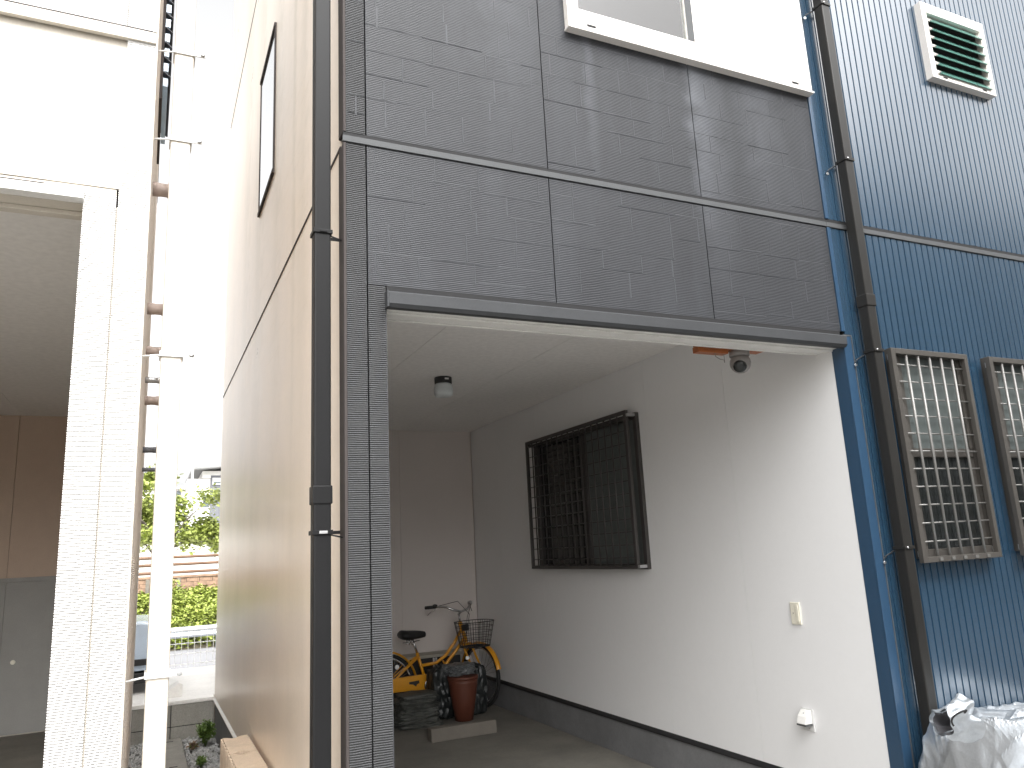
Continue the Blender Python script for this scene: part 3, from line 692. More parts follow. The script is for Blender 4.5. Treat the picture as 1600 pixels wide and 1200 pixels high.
# flank window with louvres, and pipe stubs
jz0, jz1, jy = 4.22, 4.82, 4.3
b = B().box(XS - .005, jy, jz0 - .10, XS + .014, jy + .05, jz1 + .3); b.box(XS - .005, jy + .75, jz0 - .1, XS + .014, jy + .80, jz1 + .3)
b.box(XS - .005, jy + .0505, jz0 - .1, XS + .014, jy + .7495, jz0 - .06)
jw = b.build('louvre_window', 'edge', wh)
B().box(XS - .004, jy + .051, jz0 - .059, XS + .006, jy + .749, jz1 + .3).build('pane', 'jalblue', jw)
bl = None
for i in range(7):
    zz = jz0 + .09 + i * .096
    if bl is None:
        bl = B().obox((XS + .034, jy + .4, zz), (.022, 0, -.016), (0, .35, 0), (.001, 0, .0018)).obox((XS + .009, jy + .4, zz - .003), (.009, 0, .016), (0, .35, 0), (.001, 0, .0018)).build('glass_blade', 'housedark', jw); jz = zz
        bg_ = B().box(XS + .016, jy + .06, zz - .074, XS + .042, jy + .74, zz - .022).build('louvre_glass', 'jalblue', jw)
    else: inst(bl, (0, 0, zz - jz)); inst(bg_, (0, 0, zz - jz))
for px, py, yy, r, mm in ((252, 297, 3.5, .030, 'duct'), (242, 483, 3.8, .026, 'duct'), (238, 549, 4.2, .024, 'duct'), (235, 594, 4.6, .016, 'steel'), (234, 626, 5.0, .026, 'duct'), (231, 703, 5.4, .018, 'housedark'), (230, 734, 5.8, .013, 'housedark')):
    p = at(px, py, yy)
    b = B().lathe((XS, yy, p.z), (1, 0, 0), [(r * 1.05, 0), (r * 1.05, .03), (r, .032), (r, .058), (r * 1.1, .06), (r * 1.1, .085)], 18)
    b.build('pipe_stub', mm, wh)
B().lathe(at(20, 1035, WE - .14), (0, -1, 0), [(.02, 0), (.018, .01)], 12).build('wall_socket', 'ivory', wh)
# cream downpipe of the white house
t = thing('downpipe', 'cream square downpipe at the corner of the white house', 'downpipe', (.06, 2.98, 0))
B().box(.024, 2.945, 0, .094, 3.012, ZW).build('pipe', 'cream', t, .008)
for z in (1.212, 2.306, 3.155, 3.53):
    b = B().box(.019, 2.938, z - .010, .099, 2.9445, z + .010); b.box(.0945, 2.9447, z - .010, .099, 3.02, z + .010); b.box(.019, 2.9447, z - .010, .0235, 3.02, z + .010)
    b.box(.0992, 2.940, z - .008, .135, 2.946, z + .008)
    br = b.build('bracket', 'whitetrim', t, .001)
    B().lathe((.125, 2.939, z), (0, -1, 0), [(.009, 0), (.009, .008), (.006, .010)], 6).build('bolt', 'steel', br)
    B().tube([(XS, 2.95, z - .012), (.02, 2.95, z - .004)], .0035, 6).build('bracket_rod', 'whitetrim', br)

# ================================================================== BICYCLE
by = 7.72
bk = thing('bicycle', 'yellow city bicycle with black wire basket standing at the back of the garage', 'bicycle', (2.6, by, 0))
def V(x, z, dy=0): return Vector((x, by + dy, z))
RW = .312
ax_r, ax_f = V(2.165, RW), V(3.178, RW)
BBp = V(2.595, .292); head_t, head_b = V(2.972, .835), V(3.022, .675)
def wheel(c, d):
    d = Vector(d).normalized(); nrm = Vector((-d.y, d.x, 0)); up = Vector((0, 0, 1))
    def circ(r, n=40): return [c + r * (math.cos(2 * math.pi * i / n) * d + math.sin(2 * math.pi * i / n) * up) for i in range(n + 1)]
    w_ = B().lathe(c - nrm * .045, nrm, [(.012, 0), (.022, .012), (.014, .02), (.014, .07), (.022, .078), (.012, .09)], 14).build('wheel', 'chrome', bk)
    B().tube(circ(RW - .018), .018, 10, False).build('tyre', 'rubber', w_)
    B().tube(circ(RW - .042), .011, 8, False).build('rim', 'chrome', w_)
    b = B()
    for i in range(28):
        a = 2 * math.pi * i / 28; p = c + (RW - .045) * (math.cos(a) * d + math.sin(a) * up)
        a2 = a + (.55 if i % 2 else -.55); q = c + .018 * (math.cos(a2) * d + math.sin(a2) * up) + nrm * (.03 if i % 4 < 2 else -.03)
        b.tube([p, q], .0014, 5, False)
    b.build('spokes', 'chrome', w_)
    return w_
hd = Vector((math.cos(R(-76)), math.sin(R(-76)), 0))
hside = Vector((-hd.y, hd.x, 0))
wheel(ax_r, (1, 0, 0)); wheel(ax_f, hd)
# frame
b = B()
st_top = V(2.50, .60); low_j = V(2.56, .475)
b.tube([V(2.985, .79), V(2.90, .66), V(2.80, .545), V(2.70, .485), V(2.55, .475)], .016, 10)
b.tube([V(3.015, .70), V(2.93, .60), V(2.76, .42), BBp + Vector((.02, 0, .02))], .017, 10)
b.tube([BBp, st_top], .016, 10)
b.tube([V(2.77, .50), V(2.79, .455)], .009, 8)
for s in (-1, 1):
    b.tube([BBp + Vector((-.02, s * .03, 0)), V(2.165, RW, s * .06)], .010, 8)
    b.tube([V(2.515, .565, s * .02), V(2.165, RW, s * .06)], .009, 8)
b.build('frame', 'yellow', bk)
B().tube([head_b + Vector((.006, 0, -.02)), head_t + Vector((-.006, 0, .02))], .021, 12).build('head_tube', 'yellow', bk)
B().tube([V(2.50, .60), V(2.455, .735)], .012, 10).build('seat_post', 'chrome', bk)
sd_ = B()
vs = []; nn = 12
prof = [(-.13, .085, .035), (-.11, .105, .05), (-.05, .10, .055), (.02, .065, .05), (.08, .032, .042), (.13, .022, .032), (.14, .012, .02)]
for px, hw, hh in prof:
    for k in range(nn):
        a = 2 * math.pi * k / nn; vs.append(V(2.455 + px, .765 + (hh if math.sin(a) > 0 else hh * .75) * math.sin(a) + (.012 if px < -.05 else 0), hw * math.cos(a)))
fs = [(i * nn + k, i * nn + (k + 1) % nn, (i + 1) * nn + (k + 1) % nn, (i + 1) * nn + k) for i in range(len(prof) - 1) for k in range(nn)]
fs += [tuple(range(nn)), tuple(range((len(prof) - 1) * nn, len(prof) * nn))]
sd_.add(vs, fs, True); sdl = sd_.build('saddle', 'black', bk)
b = B()
for s in (-1, 1):
    for x in (2.40, 2.43): b.tube([V(x, .735, s * .045), V(x + .012, .715, s * .045), V(x, .700, s * .045), V(x + .012, .685, s * .045)], .006, 6)
b.tube([V(2.37, .70, -.05), V(2.53, .715, 0), V(2.37, .70, .05)], .004, 6)
b.build('saddle_spring', 'chrome', sdl)
# fork, steered towards the viewer
b = B(); fk = V(3.035, .635)
b.tube([fk - hside * .05, fk + hside * .05], .014, 8)
for s in (-1, 1): b.tube([fk + hside * s * .05, fk + hside * s * .052 + Vector((.05, 0, -.13)), ax_f + hside * s * .052 + Vector((-.03, 0, .05)), ax_f + hside * s * .05], [.013, .012, .010, .008], 8)
b.build('fork', 'yellow', bk)
b = B(); st = V(2.955, .93)
b.tube([head_t + Vector((-.004, 0, .02)), st], .011, 10); b.tube([st, st + hd * .03 + Vector((0, 0, .025))], .013, 8); b.build('stem', 'chrome', bk)
c = st + hd * .03 + Vector((0, 0, .03))
b = B()
pts = []
for u, f_, z_ in ((-.27, -.20, .055), (-.22, -.13, .060), (-.15, -.03, .055), (-.08, .015, .02), (0, .02, .0), (.08, .015, .02), (.15, -.03, .055), (.22, -.13, .060), (.27, -.20, .055)):
    pts.append(c + hside * u + hd * f_ + Vector((0, 0, z_)))
b.tube(pts, .0115, 10); hb = b.build('handlebar', 'chrome', bk)
for s, i in ((0, 0), (1, -1)):
    p0, p1 = (pts[0], pts[1]) if s == 0 else (pts[-1], pts[-2]); d = (p1 - p0)
    B().tube([p0 - d * .25, p0 + d * .85], .017, 10).build('grip', 'black', hb)
    B().tube([p1, p1 + Vector((0, 0, -.03)) , p0 + d * .2 + Vector((0, 0, -.055))+ hd * .02, p0 - d * .2 + Vector((0, 0, -.075)) + hd * .03], .005, 6).build('brake_lever', 'chrome', hb)
    B().lathe(p1 + Vector((0, 0, -.012)), Vector((0, 0, 1)), [(.018, 0), (.026, .008), (.026, .03), (.012, .04)], 12).build('bell' if s else 'lever_clamp', 'chrome' if s else 'black', hb)
b = B(); b.tube([pts[1], pts[3] + Vector((0, 0, .09)) + hd * .06, c + hd * .16 + Vector((0, 0, -.02)), V(3.03, .70)], .003, 6)
b.tube([pts[-2], pts[-4] + Vector((0, 0, .05)) + hd * .07, c + hd * .12 + Vector((0, 0, -.05)), V(3.02, .68)], .003, 6); b.build('brake_cable', 'black', bk)
# basket
bc = V(3.03, .0) + hd * .18 + Vector((-.02, 0, 0))
b = B()
def ring(z, a_, bq, n=36): return [bc + hd * (a_ * math.copysign(abs(math.cos(t_)) ** .75, math.cos(t_))) + hside * (bq * math.copysign(abs(math.sin(t_)) ** .75, math.sin(t_))) + Vector((0, 0, z)) for t_ in [2 * math.pi * i / n for i in range(n + 1)]]
zt, zb = .865, .625
for k in range(6):
    u = k / 5; b.tube(ring(zb + (zt - zb) * u, .12 + .04 * u, .15 + .05 * u), .0042 if k in (0, 5) else .0024, 6, False)
rt, rb = ring(zt, .16, .20), ring(zb, .12, .15)
for i in range(36): b.tube([rt[i], rb[i]], .002, 5, False)
for i in range(1, 18): b.tube([rb[i], rb[36 - i]], .002, 5, False)
b.build('basket', 'black', bk)
B().obox(V(3.01, .80) + hd * .02, hd * .02, hside * .035, Vector((0, 0, .03))).build('headlight', 'black', bk, .006)
# mudguards
def guard(c, d, a0, a1, r):
    d = Vector(d).normalized(); nrm = Vector((-d.y, d.x, 0)); vs = []; n = 24; prof = [(-.028, -.012), (-.02, .0), (0, .006), (.02, .0), (.028, -.012)]
    for i in range(n + 1):
        a = a0 + (a1 - a0) * i / n; rad = math.cos(a) * d + math.sin(a) * Vector((0, 0, 1))
        for u, h in prof: vs.append(c + rad * (r + h) + nrm * u)
    b = B(); b.add(vs, [(i * 5 + k, i * 5 + k + 1, i * 5 + k + 6, i * 5 + k + 5) for i in range(n) for k in range(4)], True); return b
guard(ax_r, (1, 0, 0), R(5), R(200), RW + .018).build('mudguard', 'yellow', bk)
guard(ax_f, hd, R(15), R(165), RW + .016).build('mudguard', 'yellow', bk)
b = B()
for s in (-1, 1): b.tube([V(2.52, .57, s * .03), V(2.38, .50, s * .07), V(2.165, RW, s * .07)], .005, 6)
b.build('rack_stay', 'yellow', bk)
# chain case, crank, pedal
pl = [(2.08, .30), (2.12, .355), (2.25, .392), (2.45, .400), (2.60, .398), (2.665, .36), (2.69, .30), (2.66, .235), (2.60, .205), (2.52, .225), (2.42, .265), (2.25, .262), (2.12, .262)]
cc = B().prism(pl, 'y', by - .075, by - .045).build('chain_case', 'yellow', bk, .008)
B().prism([(2.39, .345), (2.49, .352), (2.495, .325), (2.47, .318), (2.46, .296), (2.43, .318), (2.39, .325)], 'y', by - .0768, by - .0752).build('case_emblem', 'black', cc)
b = B().lathe(V(2.61, .292, -.076), (0, -1, 0), [(.062, 0), (.068, .004), (.060, .008)], 28); b.build('chainring', 'chrome', bk)
B().tube([V(2.61, .292, -.09), V(2.69, .205, -.098)], .010, 8).build('crank', 'chrome', bk)
B().box(2.655, by - .19, .192, 2.735, by - .105, .214).build('pedal', 'black', bk, .004)
B().lathe(V(2.262, .500, -.10), (0, -1, 0), [(.022, 0), (.022, .006), (.018, .009)], 16).build('reflector', 'refl', bk)
B().lathe(V(3.092, .500) - hside * .066, (-.3, -1, .1), [(.020, 0), (.020, .006), (.016, .009)], 16).build('reflector', 'refl', bk)
b = B().tube([V(2.20, .30, .07), V(2.17, .06, .11), V(2.17, .008, .13)], .008, 6); b.tube([V(2.17, .008, .02), V(2.17, .008, .2)], .008, 6); b.build('kickstand', 'chrome', bk)

# clutter round the bicycle
t = thing('plant_pot', 'tall red brown flower pot standing in front of the bicycle', 'pot', (2.815, 7.30, 0))
B().lathe((2.815, 7.30, .0), (0, 0, 1), [(.075, 0), (.085, .004), (.118, .20), (.138, .34), (.141, .37), (.132, .372), (.128, .34)], 32).build('body', 'terra', t)
B().lathe((2.815, 7.30, .371), (0, 0, 1), [(.142, 0), (.149, .003), (.149, .028), (.138, .030)], 32).build('rim', 'terra', t)
def lumpy(name, c, e, m_, seed, amp=.12, sub=4, flat=True, freq=3.0, box=.55):
    bm = bmesh.new(); bmesh.ops.create_icosphere(bm, subdivisions=sub, radius=1.0); vs = []
    for v in bm.verts:
        p = v.co.copy(); s = max(abs(p.x), abs(p.y), abs(p.z)); p = p.lerp(p / s * .92, box)
        dsp = 1 + amp * noise.ridged_multi_fractal(p * freq + Vector((seed, 0, 0)), .9, 2.0, 4, 1.0, 2.0) * .5 - amp * .5
        q = Vector((p.x * e[0], p.y * e[1], p.z * e[2])) * dsp + Vector(c)
        if flat and q.z < .002: q.z = .002
        vs.append(q)
    b = B(); b.add(vs, [[v.index for v in f.verts] for f in bm.faces], False); bm.free(); return b
t = tag(lumpy('sack', (2.68, 7.50, .24), (.15, .13, .26), 'bag', 4, .2).build('black_sack', 'bag'), 'black plastic sack leaning behind the red brown pot', 'sack')
tag(lumpy('wrap', (2.80, 7.36, .455), (.155, .12, .055), 'greybag', 9, .35, 4, False).build('plastic_wrap', 'greybag'), 'crumpled grey plastic wrap lying on top of the red brown pot', 'plastic wrap')
tag(lumpy('sack2', (3.00, 7.50, .23), (.13, .11, .25), 'bag', 14, .22).build('black_sack', 'bag'), 'black plastic sack between the red brown pot and the front wheel', 'sack')
t = thing('bundle', 'dark grey layered bundle on the garage floor below the bicycle chain', 'bundle', (2.34, 7.36, 0))
rs = random.Random(8); z = .002
for i in range(7):
    hgt = rs.uniform(.035, .052); dx, dy = rs.uniform(-.015, .015), rs.uniform(-.015, .015)
    lumpy('layer', (2.36 + dx, 7.36 + dy, z + hgt / 2), (.225 - i * .006, .15, hgt * .62), 'bundle', 20 + i, .28, 3, i == 0, 2.6, .75).build('layer', 'bundle', t); z += hgt * .95
t = thing('storage_box', 'low black storage box with beige lid against the back wall', 'box', (2.70, 8.0, 0))
B().box(2.36, 7.90, .0, 3.03, 8.13, .515).build('body', 'black', t, .01)
B().box(2.34, 7.885, .5155, 3.05, 8.145, .545).build('lid', 'beigebox', t, .006)
for x in (2.725, 2.752): B().box(x, 7.885, .30, x + .016, 7.8985, .512).build('clasp', 'greyplastic', t, .002)
tag(B().prism([(6.635, 0), (6.755, 0), (6.745, .105), (6.647, .105)], 'x', 2.262, 2.862).build('wheel_stop', 'stop', None, .006), 'cream concrete wheel stop lying on the garage floor', 'wheel stop')

# ================================================================== SILVER TARP
def tarp():
    nu, nv = 190, 120; vs = []; rs = random.Random(5)
    folds = []
    for i in range(16):
        a = rs.uniform(0, math.pi); wl = rs.uniform(.11, .42); folds.append((math.cos(a) / wl, math.sin(a) / wl, rs.random(), wl * .17))
    x0, x1 = 3.20, 4.8
    for i in range(nu + 1):
        u = i / nu; x = x0 + (x1 - x0) * u
        end = min(1, (u / .10)) ** .45 if u < .10 else 1.0
        top = .775 - .22 * max(0, u - .05) + .025 * math.sin(u * 17)
        for j in range(nv + 1):
            v = j / nv; a = math.pi * v
            ry = .37 * (.35 + .65 * end)
            y = 2.40 - ry * math.copysign(abs(math.cos(a)) ** .6, math.cos(a))
            z = top * (.62 + .38 * end) * (abs(math.sin(a)) ** .45)
            s_ = a * .36
            q = Vector((x * 3.0, s_ * 3.0, 0.3))
            wx = .16 * noise.noise(q * .8); wy = .16 * noise.noise(q * .8 + Vector((9, 4, 2)))
            d = 0
            for (cx, cy, ph, am) in folds:
                t_ = (cx * (x + wx) + cy * (s_ + wy) + ph) % 1.0
                m_ = .35 + .65 * max(0, noise.noise(q * .9 + Vector((ph * 50, 0, 0))) + .35)
                tri = abs(2 * t_ - 1); d += am * m_ * (tri ** 2.2 - .3)
            d *= .8
            nrm = Vector((0, -math.cos(a), .3 + math.sin(a))).normalized()
            p = Vector((x, y, z)) + nrm * d
            p.x += .03 * noise.noise(q * 1.4) * (1 if u > .02 else .5)
            p.z = max(p.z, -.01)
            vs.append(p)
    fs = []
    for i in range(nu):
        for j in range(nv):
            a = i * (nv + 1) + j; fs.append((a, a + 1, a + nv + 2, a + nv + 1))
    fs.append(tuple(range(nv + 1)))
    b = B(); b.add(vs, fs, False); return b
tp = thing('silver_tarp', 'crumpled silver tarpaulin covering a heap beside the blue wall', 'tarpaulin', (3.9, 2.42, 0))
tb = tarp(); tb.build('cover', 'tarp', tp)
# rolled open corner with its dark lining
rc = at(1476, 1130, 2.20)
def roll(r0, r1, ln, ox):
    vs = []; n = 40; k = 12
    for i in range(k + 1):
        u = i / k
        for j in range(n + 1):
            a = R(-60) + R(300) * j / n; r = (r0 + (r1 - r0) * u) * (1 + .16 * math.sin(3 * a + 3 * u) + .12 * math.sin(7 * a + 1 + 4 * u) + .22 * (noise.noise(Vector((a * 1.6, u * 4, ox * 9)))))
            vs.append(rc + Vector((ox + ln * u + .012 * math.sin(4 * a), r * math.cos(a) * .9, r * math.sin(a) * 1.12)))
    b = B(); b.add(vs, [(i * (n + 1) + j, i * (n + 1) + j + 1, (i + 1) * (n + 1) + j + 1, (i + 1) * (n + 1) + j) for i in range(k) for j in range(n)], True); return b
roll(.050, .066, .15, -.02).build('rolled_edge', 'tarp', tp)
roll(.040, .03, .13, -.013).build('lining', 'tarpin', tp)
pp = at(1496, 1126, 2.10)
b = B().tube([pp + Vector((.032 * math.cos(a), -.02 + .02 * math.cos(a * 2), .042 * math.sin(a))) for a in [R(x) for x in range(40, 205, 8)]], .0036, 8); b.build('elastic_loop', 'black', tp)

# ================================================================== THE ALLEY
t = thing('retaining_wall', 'low grey concrete block wall at the end of the alley', 'wall', (.3, 8.38, 0))
for r_, (z0, z1) in enumerate(((-.06, .105), (.112, .300))):
    x = -1.35 + (.2 if r_ == 0 else .0)
    x = -1.30
    while x < .66:
        B().box(x + .004, 8.27, z0, min(x + .394, .662), 8.395, z1).build('block', 'blockgrey', t, .004); x += .398
B().box(-1.3, 8.28, -.06, .66, 8.39, .299).build('mortar', 'gap', t)
B().box(-1.32, 8.262, .301, .664, 8.397, .336).build('coping', 'slab', t, .006)
t = thing('drain_cover', 'long grey concrete drain cover set in the alley gravel', 'drain', (.27, 7, 0))
for y0 in (8.25 - 1.0 * k for k in range(1, 6)):
    s = B().box(.15, y0 + .003, -.03, .386, y0 + .997, .014).build('slab', 'blockgrey', t, .006)
    B().box(.255, y0 + .86, .0142, .315, y0 + .885, .0150).build('lifting_slot', 'gap', s)
# beige hollow blocks stacked in a row beside the flank
def hollow(name, y0, z0, m_='blockbeige'):
    t = None
    b = B(); x0, x1 = .490, .655; L_ = .475; hh = .19; n = 14
    # plan outline with concave ends, extruded upwards; ribs with slots on the left face
    out_ = []
    for i in range(n + 1):
        u = i / n; out_.append((x0 + .012 + (x1 - x0 - .012) * u, y0 + .05 * math.exp(-((u - .42) / .22) ** 2)))
    for i in range(n + 1):
        u = 1 - i / n; out_.append((x0 + .012 + (x1 - x0 - .012) * u, y0 + L_ - .05 * math.exp(-((u - .42) / .22) ** 2)))
    b.prism(out_, 'z', z0, z0 + hh)
    for k in range(6):
        ya = y0 + .012 + k * (L_ - .024 - .03) / 5
        b.box(x0, ya, z0, x0 + .0119, ya + .03, z0 + hh - .002)
    return b
t = thing('block_row', 'row of beige concrete blocks with notched ends stacked beside the beige flank wall', 'blocks', (.57, 5, 0))
for z0 in (-.015, .19 - .010):
    pass
for k, y0 in enumerate((5.085, 4.605, 4.125)):
    for z0 in (-.10, .0955, .291):
        hollow('block', y0, z0).build('concrete_block', 'blockbeige', t, .003)

# weeds
def leafbush(name, label, c, e, n, size, m_, seed):
    rs = random.Random(seed); t = thing(name, label, 'plant', (c[0], c[1], 0))
    b = B(); st_ = B()
    for s_ in range(9):
        a = rs.uniform(0, 6.28); st_.tube([(c[0], c[1], 0), (c[0] + .3 * e[0] * math.cos(a), c[1] + .3 * e[1] * math.sin(a), e[2] * .6), (c[0] + .8 * e[0] * math.cos(a), c[1] + .8 * e[1] * math.sin(a), e[2] * rs.uniform(.9, 1.6))], .003, 5)
    for _ in range(n):
        while True:
            p = Vector((rs.uniform(-1, 1), rs.uniform(-1, 1), rs.uniform(-1, 1)))
            if p.length < 1: break
        p = p * (.6 + .4 * noise.noise(p * 2 + Vector((seed, 0, 0)))) / max(.2, p.length) * rs.uniform(.5, 1)
        p = Vector((c[0] + p.x * e[0], c[1] + p.y * e[1], max(.02, e[2] + p.z * e[2])))
        d = Vector((rs.uniform(-1, 1), rs.uniform(-1, 1), rs.uniform(-.3, .6))).normalized(); s = d.cross(Vector((rs.uniform(-.5, .5), rs.uniform(-.5, .5), 1))).normalized(); L_ = size * rs.uniform(.7, 1.4)
        b.add([p, p + d * L_ * .5 + s * L_ * .28, p + d * L_, p + d * L_ * .5 - s * L_ * .28], [(0, 1, 2, 3)])
    b.build('foliage', m_, t); st_.build('stem', 'weed', t)
leafbush('weed', 'bushy green weed growing in the gravel by the block wall', (.565, 7.78, 0), (.105, .14, .125), 700, .035, 'weed', 1)
leafbush('weed', 'small green weed in the gravel nearest the beige blocks', (.48, 7.03, 0), (.05, .06, .045), 160, .03, 'weed', 2)
leafbush('dry_weed', 'dry reddish weed lying in the gravel left of the bushy weed', (.46, 7.72, 0), (.055, .08, .035), 160, .03, 'dry', 3)
tag(B().prism([(.24, .336), (.395, .336), (.395, .45), (.36, .46), (.24, .385)], 'y', 8.50, 8.72).build('curb_ramp', 'slab', None, .006), 'small pale wedge block sitting on the parking slab edge', 'wedge')

# unseen house added across the lane to block low sky and darken blue-wall reflections
t = thing('unseen_lane_house', 'long dark house across the lane, mirrored in the blue metal wall', 'house', (14, -5.4, 0))
B().box(1.5, -12, -.05, 30, -5.4, 9.2).build('wall', 'lanewall', t)
B().prism([(-5.1, 9.15), (-8.7, 10.2), (-12.3, 9.15), (-12.3, 9.05), (-5.1, 9.05)], 'x', 1.2, 30.3).build('roof', 'roofgrey', t)
for k in range(9):
    for z in (1.0, 3.8, 6.4):
        w_ = B().box(3 + k * 3, -5.42, z, 4.7 + k * 3, -5.30, z + 1.2).build('window', 'roofgrey', t); B().box(3.06 + k * 3, -5.34, z + .06, 4.64 + k * 3, -5.285, z + 1.14).build('pane', 'houseglass', w_)

# ================================================================== CAR parked behind the houses
cr = thing('parked_car', 'pale blue car parked behind the white house', 'car', (-1.5, 9.6, .336))
Z0 = .336
side = [(-3.25, .30), (-3.3, .75), (-3.15, 1.0), (-2.9, 1.45), (-1.5, 1.5), (-.95, 1.42), (-.35, .98), (.15, .84), (.22, .70), (.24, .40), (.20, .26), (-3.2, .24)]
B().prism([(x, Z0 + z * .72 if z > .9 else Z0 + z * .82) for x, z in side], 'y', 8.98, 10.28).build('body', 'carpaint', cr, .03)
B().prism([(-.93, Z0 + .99), (-.42, Z0 + .72), (-.80, Z0 + .72), (-1.0, Z0 + .99)], 'y', 8.965, 8.979).build('side_window', 'darkglass', cr)
B().prism([(-2.75, Z0 + 1.0), (-1.05, Z0 + 1.0), (-.95, Z0 + .72), (-2.9, Z0 + .72)], 'y', 8.965, 8.979).build('side_window', 'darkglass', cr)
B().prism([(-.90, Z0 + 1.02), (-.36, Z0 + .70), (-.33, Z0 + .73), (-.88, Z0 + 1.05)], 'y', 9.05, 10.2).build('windscreen', 'darkglass', cr)
B().box(-.4, 8.955, Z0 + .27, .255, 8.979, Z0 + .33).build('trim_strip', 'black', cr, .005)
B().box(-.4, 8.96, Z0 + .10, .25, 10.25, Z0 + .2).build('bumper', 'black', cr, .01)
B().box(.241, 9.1, Z0 + .42, .262, 9.35, Z0 + .54).build('headlight', 'chrome', cr, .01)
B().box(.241, 9.9, Z0 + .42, .262, 10.15, Z0 + .54).build('headlight', 'chrome', cr, .01)
for x in (-.55, -2.65):
    for y in (8.97, 10.12):
        wl = B().lathe((x, y, Z0 + .27), (0, 1, 0), [(.16, .0), (.17, .01), (.17, .15), (.16, .16)], 24).build('wheel', 'chrome', cr)
        B().lathe((x, y - .004, Z0 + .27), (0, 1, 0), [(.18, .004), (.26, .0), (.27, .02), (.27, .14), (.26, .165), (.18, .16)], 28).build('tyre', 'rubber', wl)

# ================================================================== MESH FENCE on the slab
t = thing('mesh_fence', 'low white wire mesh fence along the parking slab', 'fence', (0, 10.6, .335))
fx0, fx1, fy = -4.0, 6.0, 10.58
def fyx(x): return fy + .02 * x
b = B(); x = fx0
while x <= fx1:
    b.tube([(x, fyx(x), .37), (x, fyx(x), .80)], .0035, 5, False); x += .072
b.build('vertical_wires', 'wire', t, kind='stuff')
for z in (.40, .52, .64, .755, .79): B().tube([(fx0, fyx(fx0), z), (fx1, fyx(fx1), z)], .005 if z < .7 else .007, 6).build('wire_rail', 'wire', t)
for k in range(6):
    x = fx0 + k * 2; B().tube([(x, fyx(x) + .03, .335), (x, fyx(x) + .03, .83)], .02, 10).build('post', 'wire', t)

# guard rail at the far side of the road
t = thing('guard_rail', 'galvanised guard rail along the far side of the road', 'guard rail', (0, 24, -.75))
pr = [(0, 0), (-.03, .02), (-.06, .07), (-.03, .12), (-.01, .15), (-.03, .18), (-.06, .23), (-.03, .28), (0, .30)]
pr2 = [(24.2 + a, -.40 + z) for a, z in pr] + [(24.215, -.10), (24.215, -.40)]
B().prism(pr2, 'x', -30, 34).build('rail_beam', 'guard', t)
for k in range(17): B().tube([(-30 + 4 * k, 24.28, -.85), (-30 + 4 * k, 24.28, -.08)], .06, 10).build('post', 'guard', t)

# overgrown bank behind the rail (one mass)
def leaves(b, p, size, rs):
    d = Vector((rs.uniform(-1, 1), rs.uniform(-1, 1), rs.uniform(-.5, .5))).normalized(); s = d.cross(Vector((rs.uniform(-.8, .8), rs.uniform(-.8, .8), 1))).normalized(); L_ = size * rs.uniform(.6, 1.4)
    b.add([p, p + d * L_ * .5 + s * L_ * .33, p + d * L_, p + d * L_ * .5 - s * L_ * .33], [(0, 1, 2, 3)])
struct(B().prism([(24.7, -.84), (24.7, -.78), (27.0, .15), (28.9, .6), (28.9, -.84)], 'x', -40, 44), 'bank', 'soil')
rs = random.Random(5); b = B()
for _ in range(30000):
    x = rs.gauss(1.2, 1.8) if rs.random() < .6 else rs.uniform(-16, 18); u = rs.random(); y = 24.75 + 4.1 * u
    base = -.78 + 1.35 * u
    h_ = (.42 + .42 * noise.noise(Vector((x * .9, y * .9, 0))) + .35 * noise.noise(Vector((x * 2.6, y * 2.6, 4)))) * (1 if u < .9 else .6)
    leaves(b, Vector((x, y, base + max(.02, h_) * (rs.random() ** .6))), .12, rs)
b.build('bank_shrubs', 'leaf', None, kind='stuff')

# brick wall with timber look rail above the bank
t = thing('brick_wall', 'tan brick retaining wall above the green bank', 'wall', (0, 29, 0))
B().box(-20, 29.06, -.8, 24, 29.3, 1.17).build('wall_core', 'stop', t)
br = None; nbk = 0
B0 = B().box(0, 29.0, 0, .40, 29.058, .13)
for row in range(6):
    z = .34 + row * .138; off = .2 if row % 2 else 0
    for k in range(30):
        x = -5.0 + off + k * .41
        if br is None: br = B().box(x, 29.0, z, x + .395, 29.058, z + .128).build('brick', 'brick', t); bx0, bz0 = x, z
        else: inst(br, (x - bx0, random.uniform(-.012, .012), z - bz0))
B().box(-20, 28.96, 1.175, 24, 29.34, 1.25).build('coping', 'brick', t, .01)
for x in (-2.3, .1, 1.05, 3.4): B().box(x, 28.95, -.3, x + .12, 28.998, 1.17).build('pilaster', 'stop', t)
t = thing('rail_fence', 'brown timber style rail fence on the tan brick wall', 'fence', (0, 29.15, 1.25))
for k in range(12):
    x = -9.4 + k * 2.0
    B().tube([(x, 29.15, 1.251), (x, 29.15, 2.02)], .085, 12).build('post', 'log', t)
for z in (1.36, 1.62, 1.86): B().tube([(-10, 29.10, z), (13, 29.10, z)], .05, 10).build('rail', 'log', t)

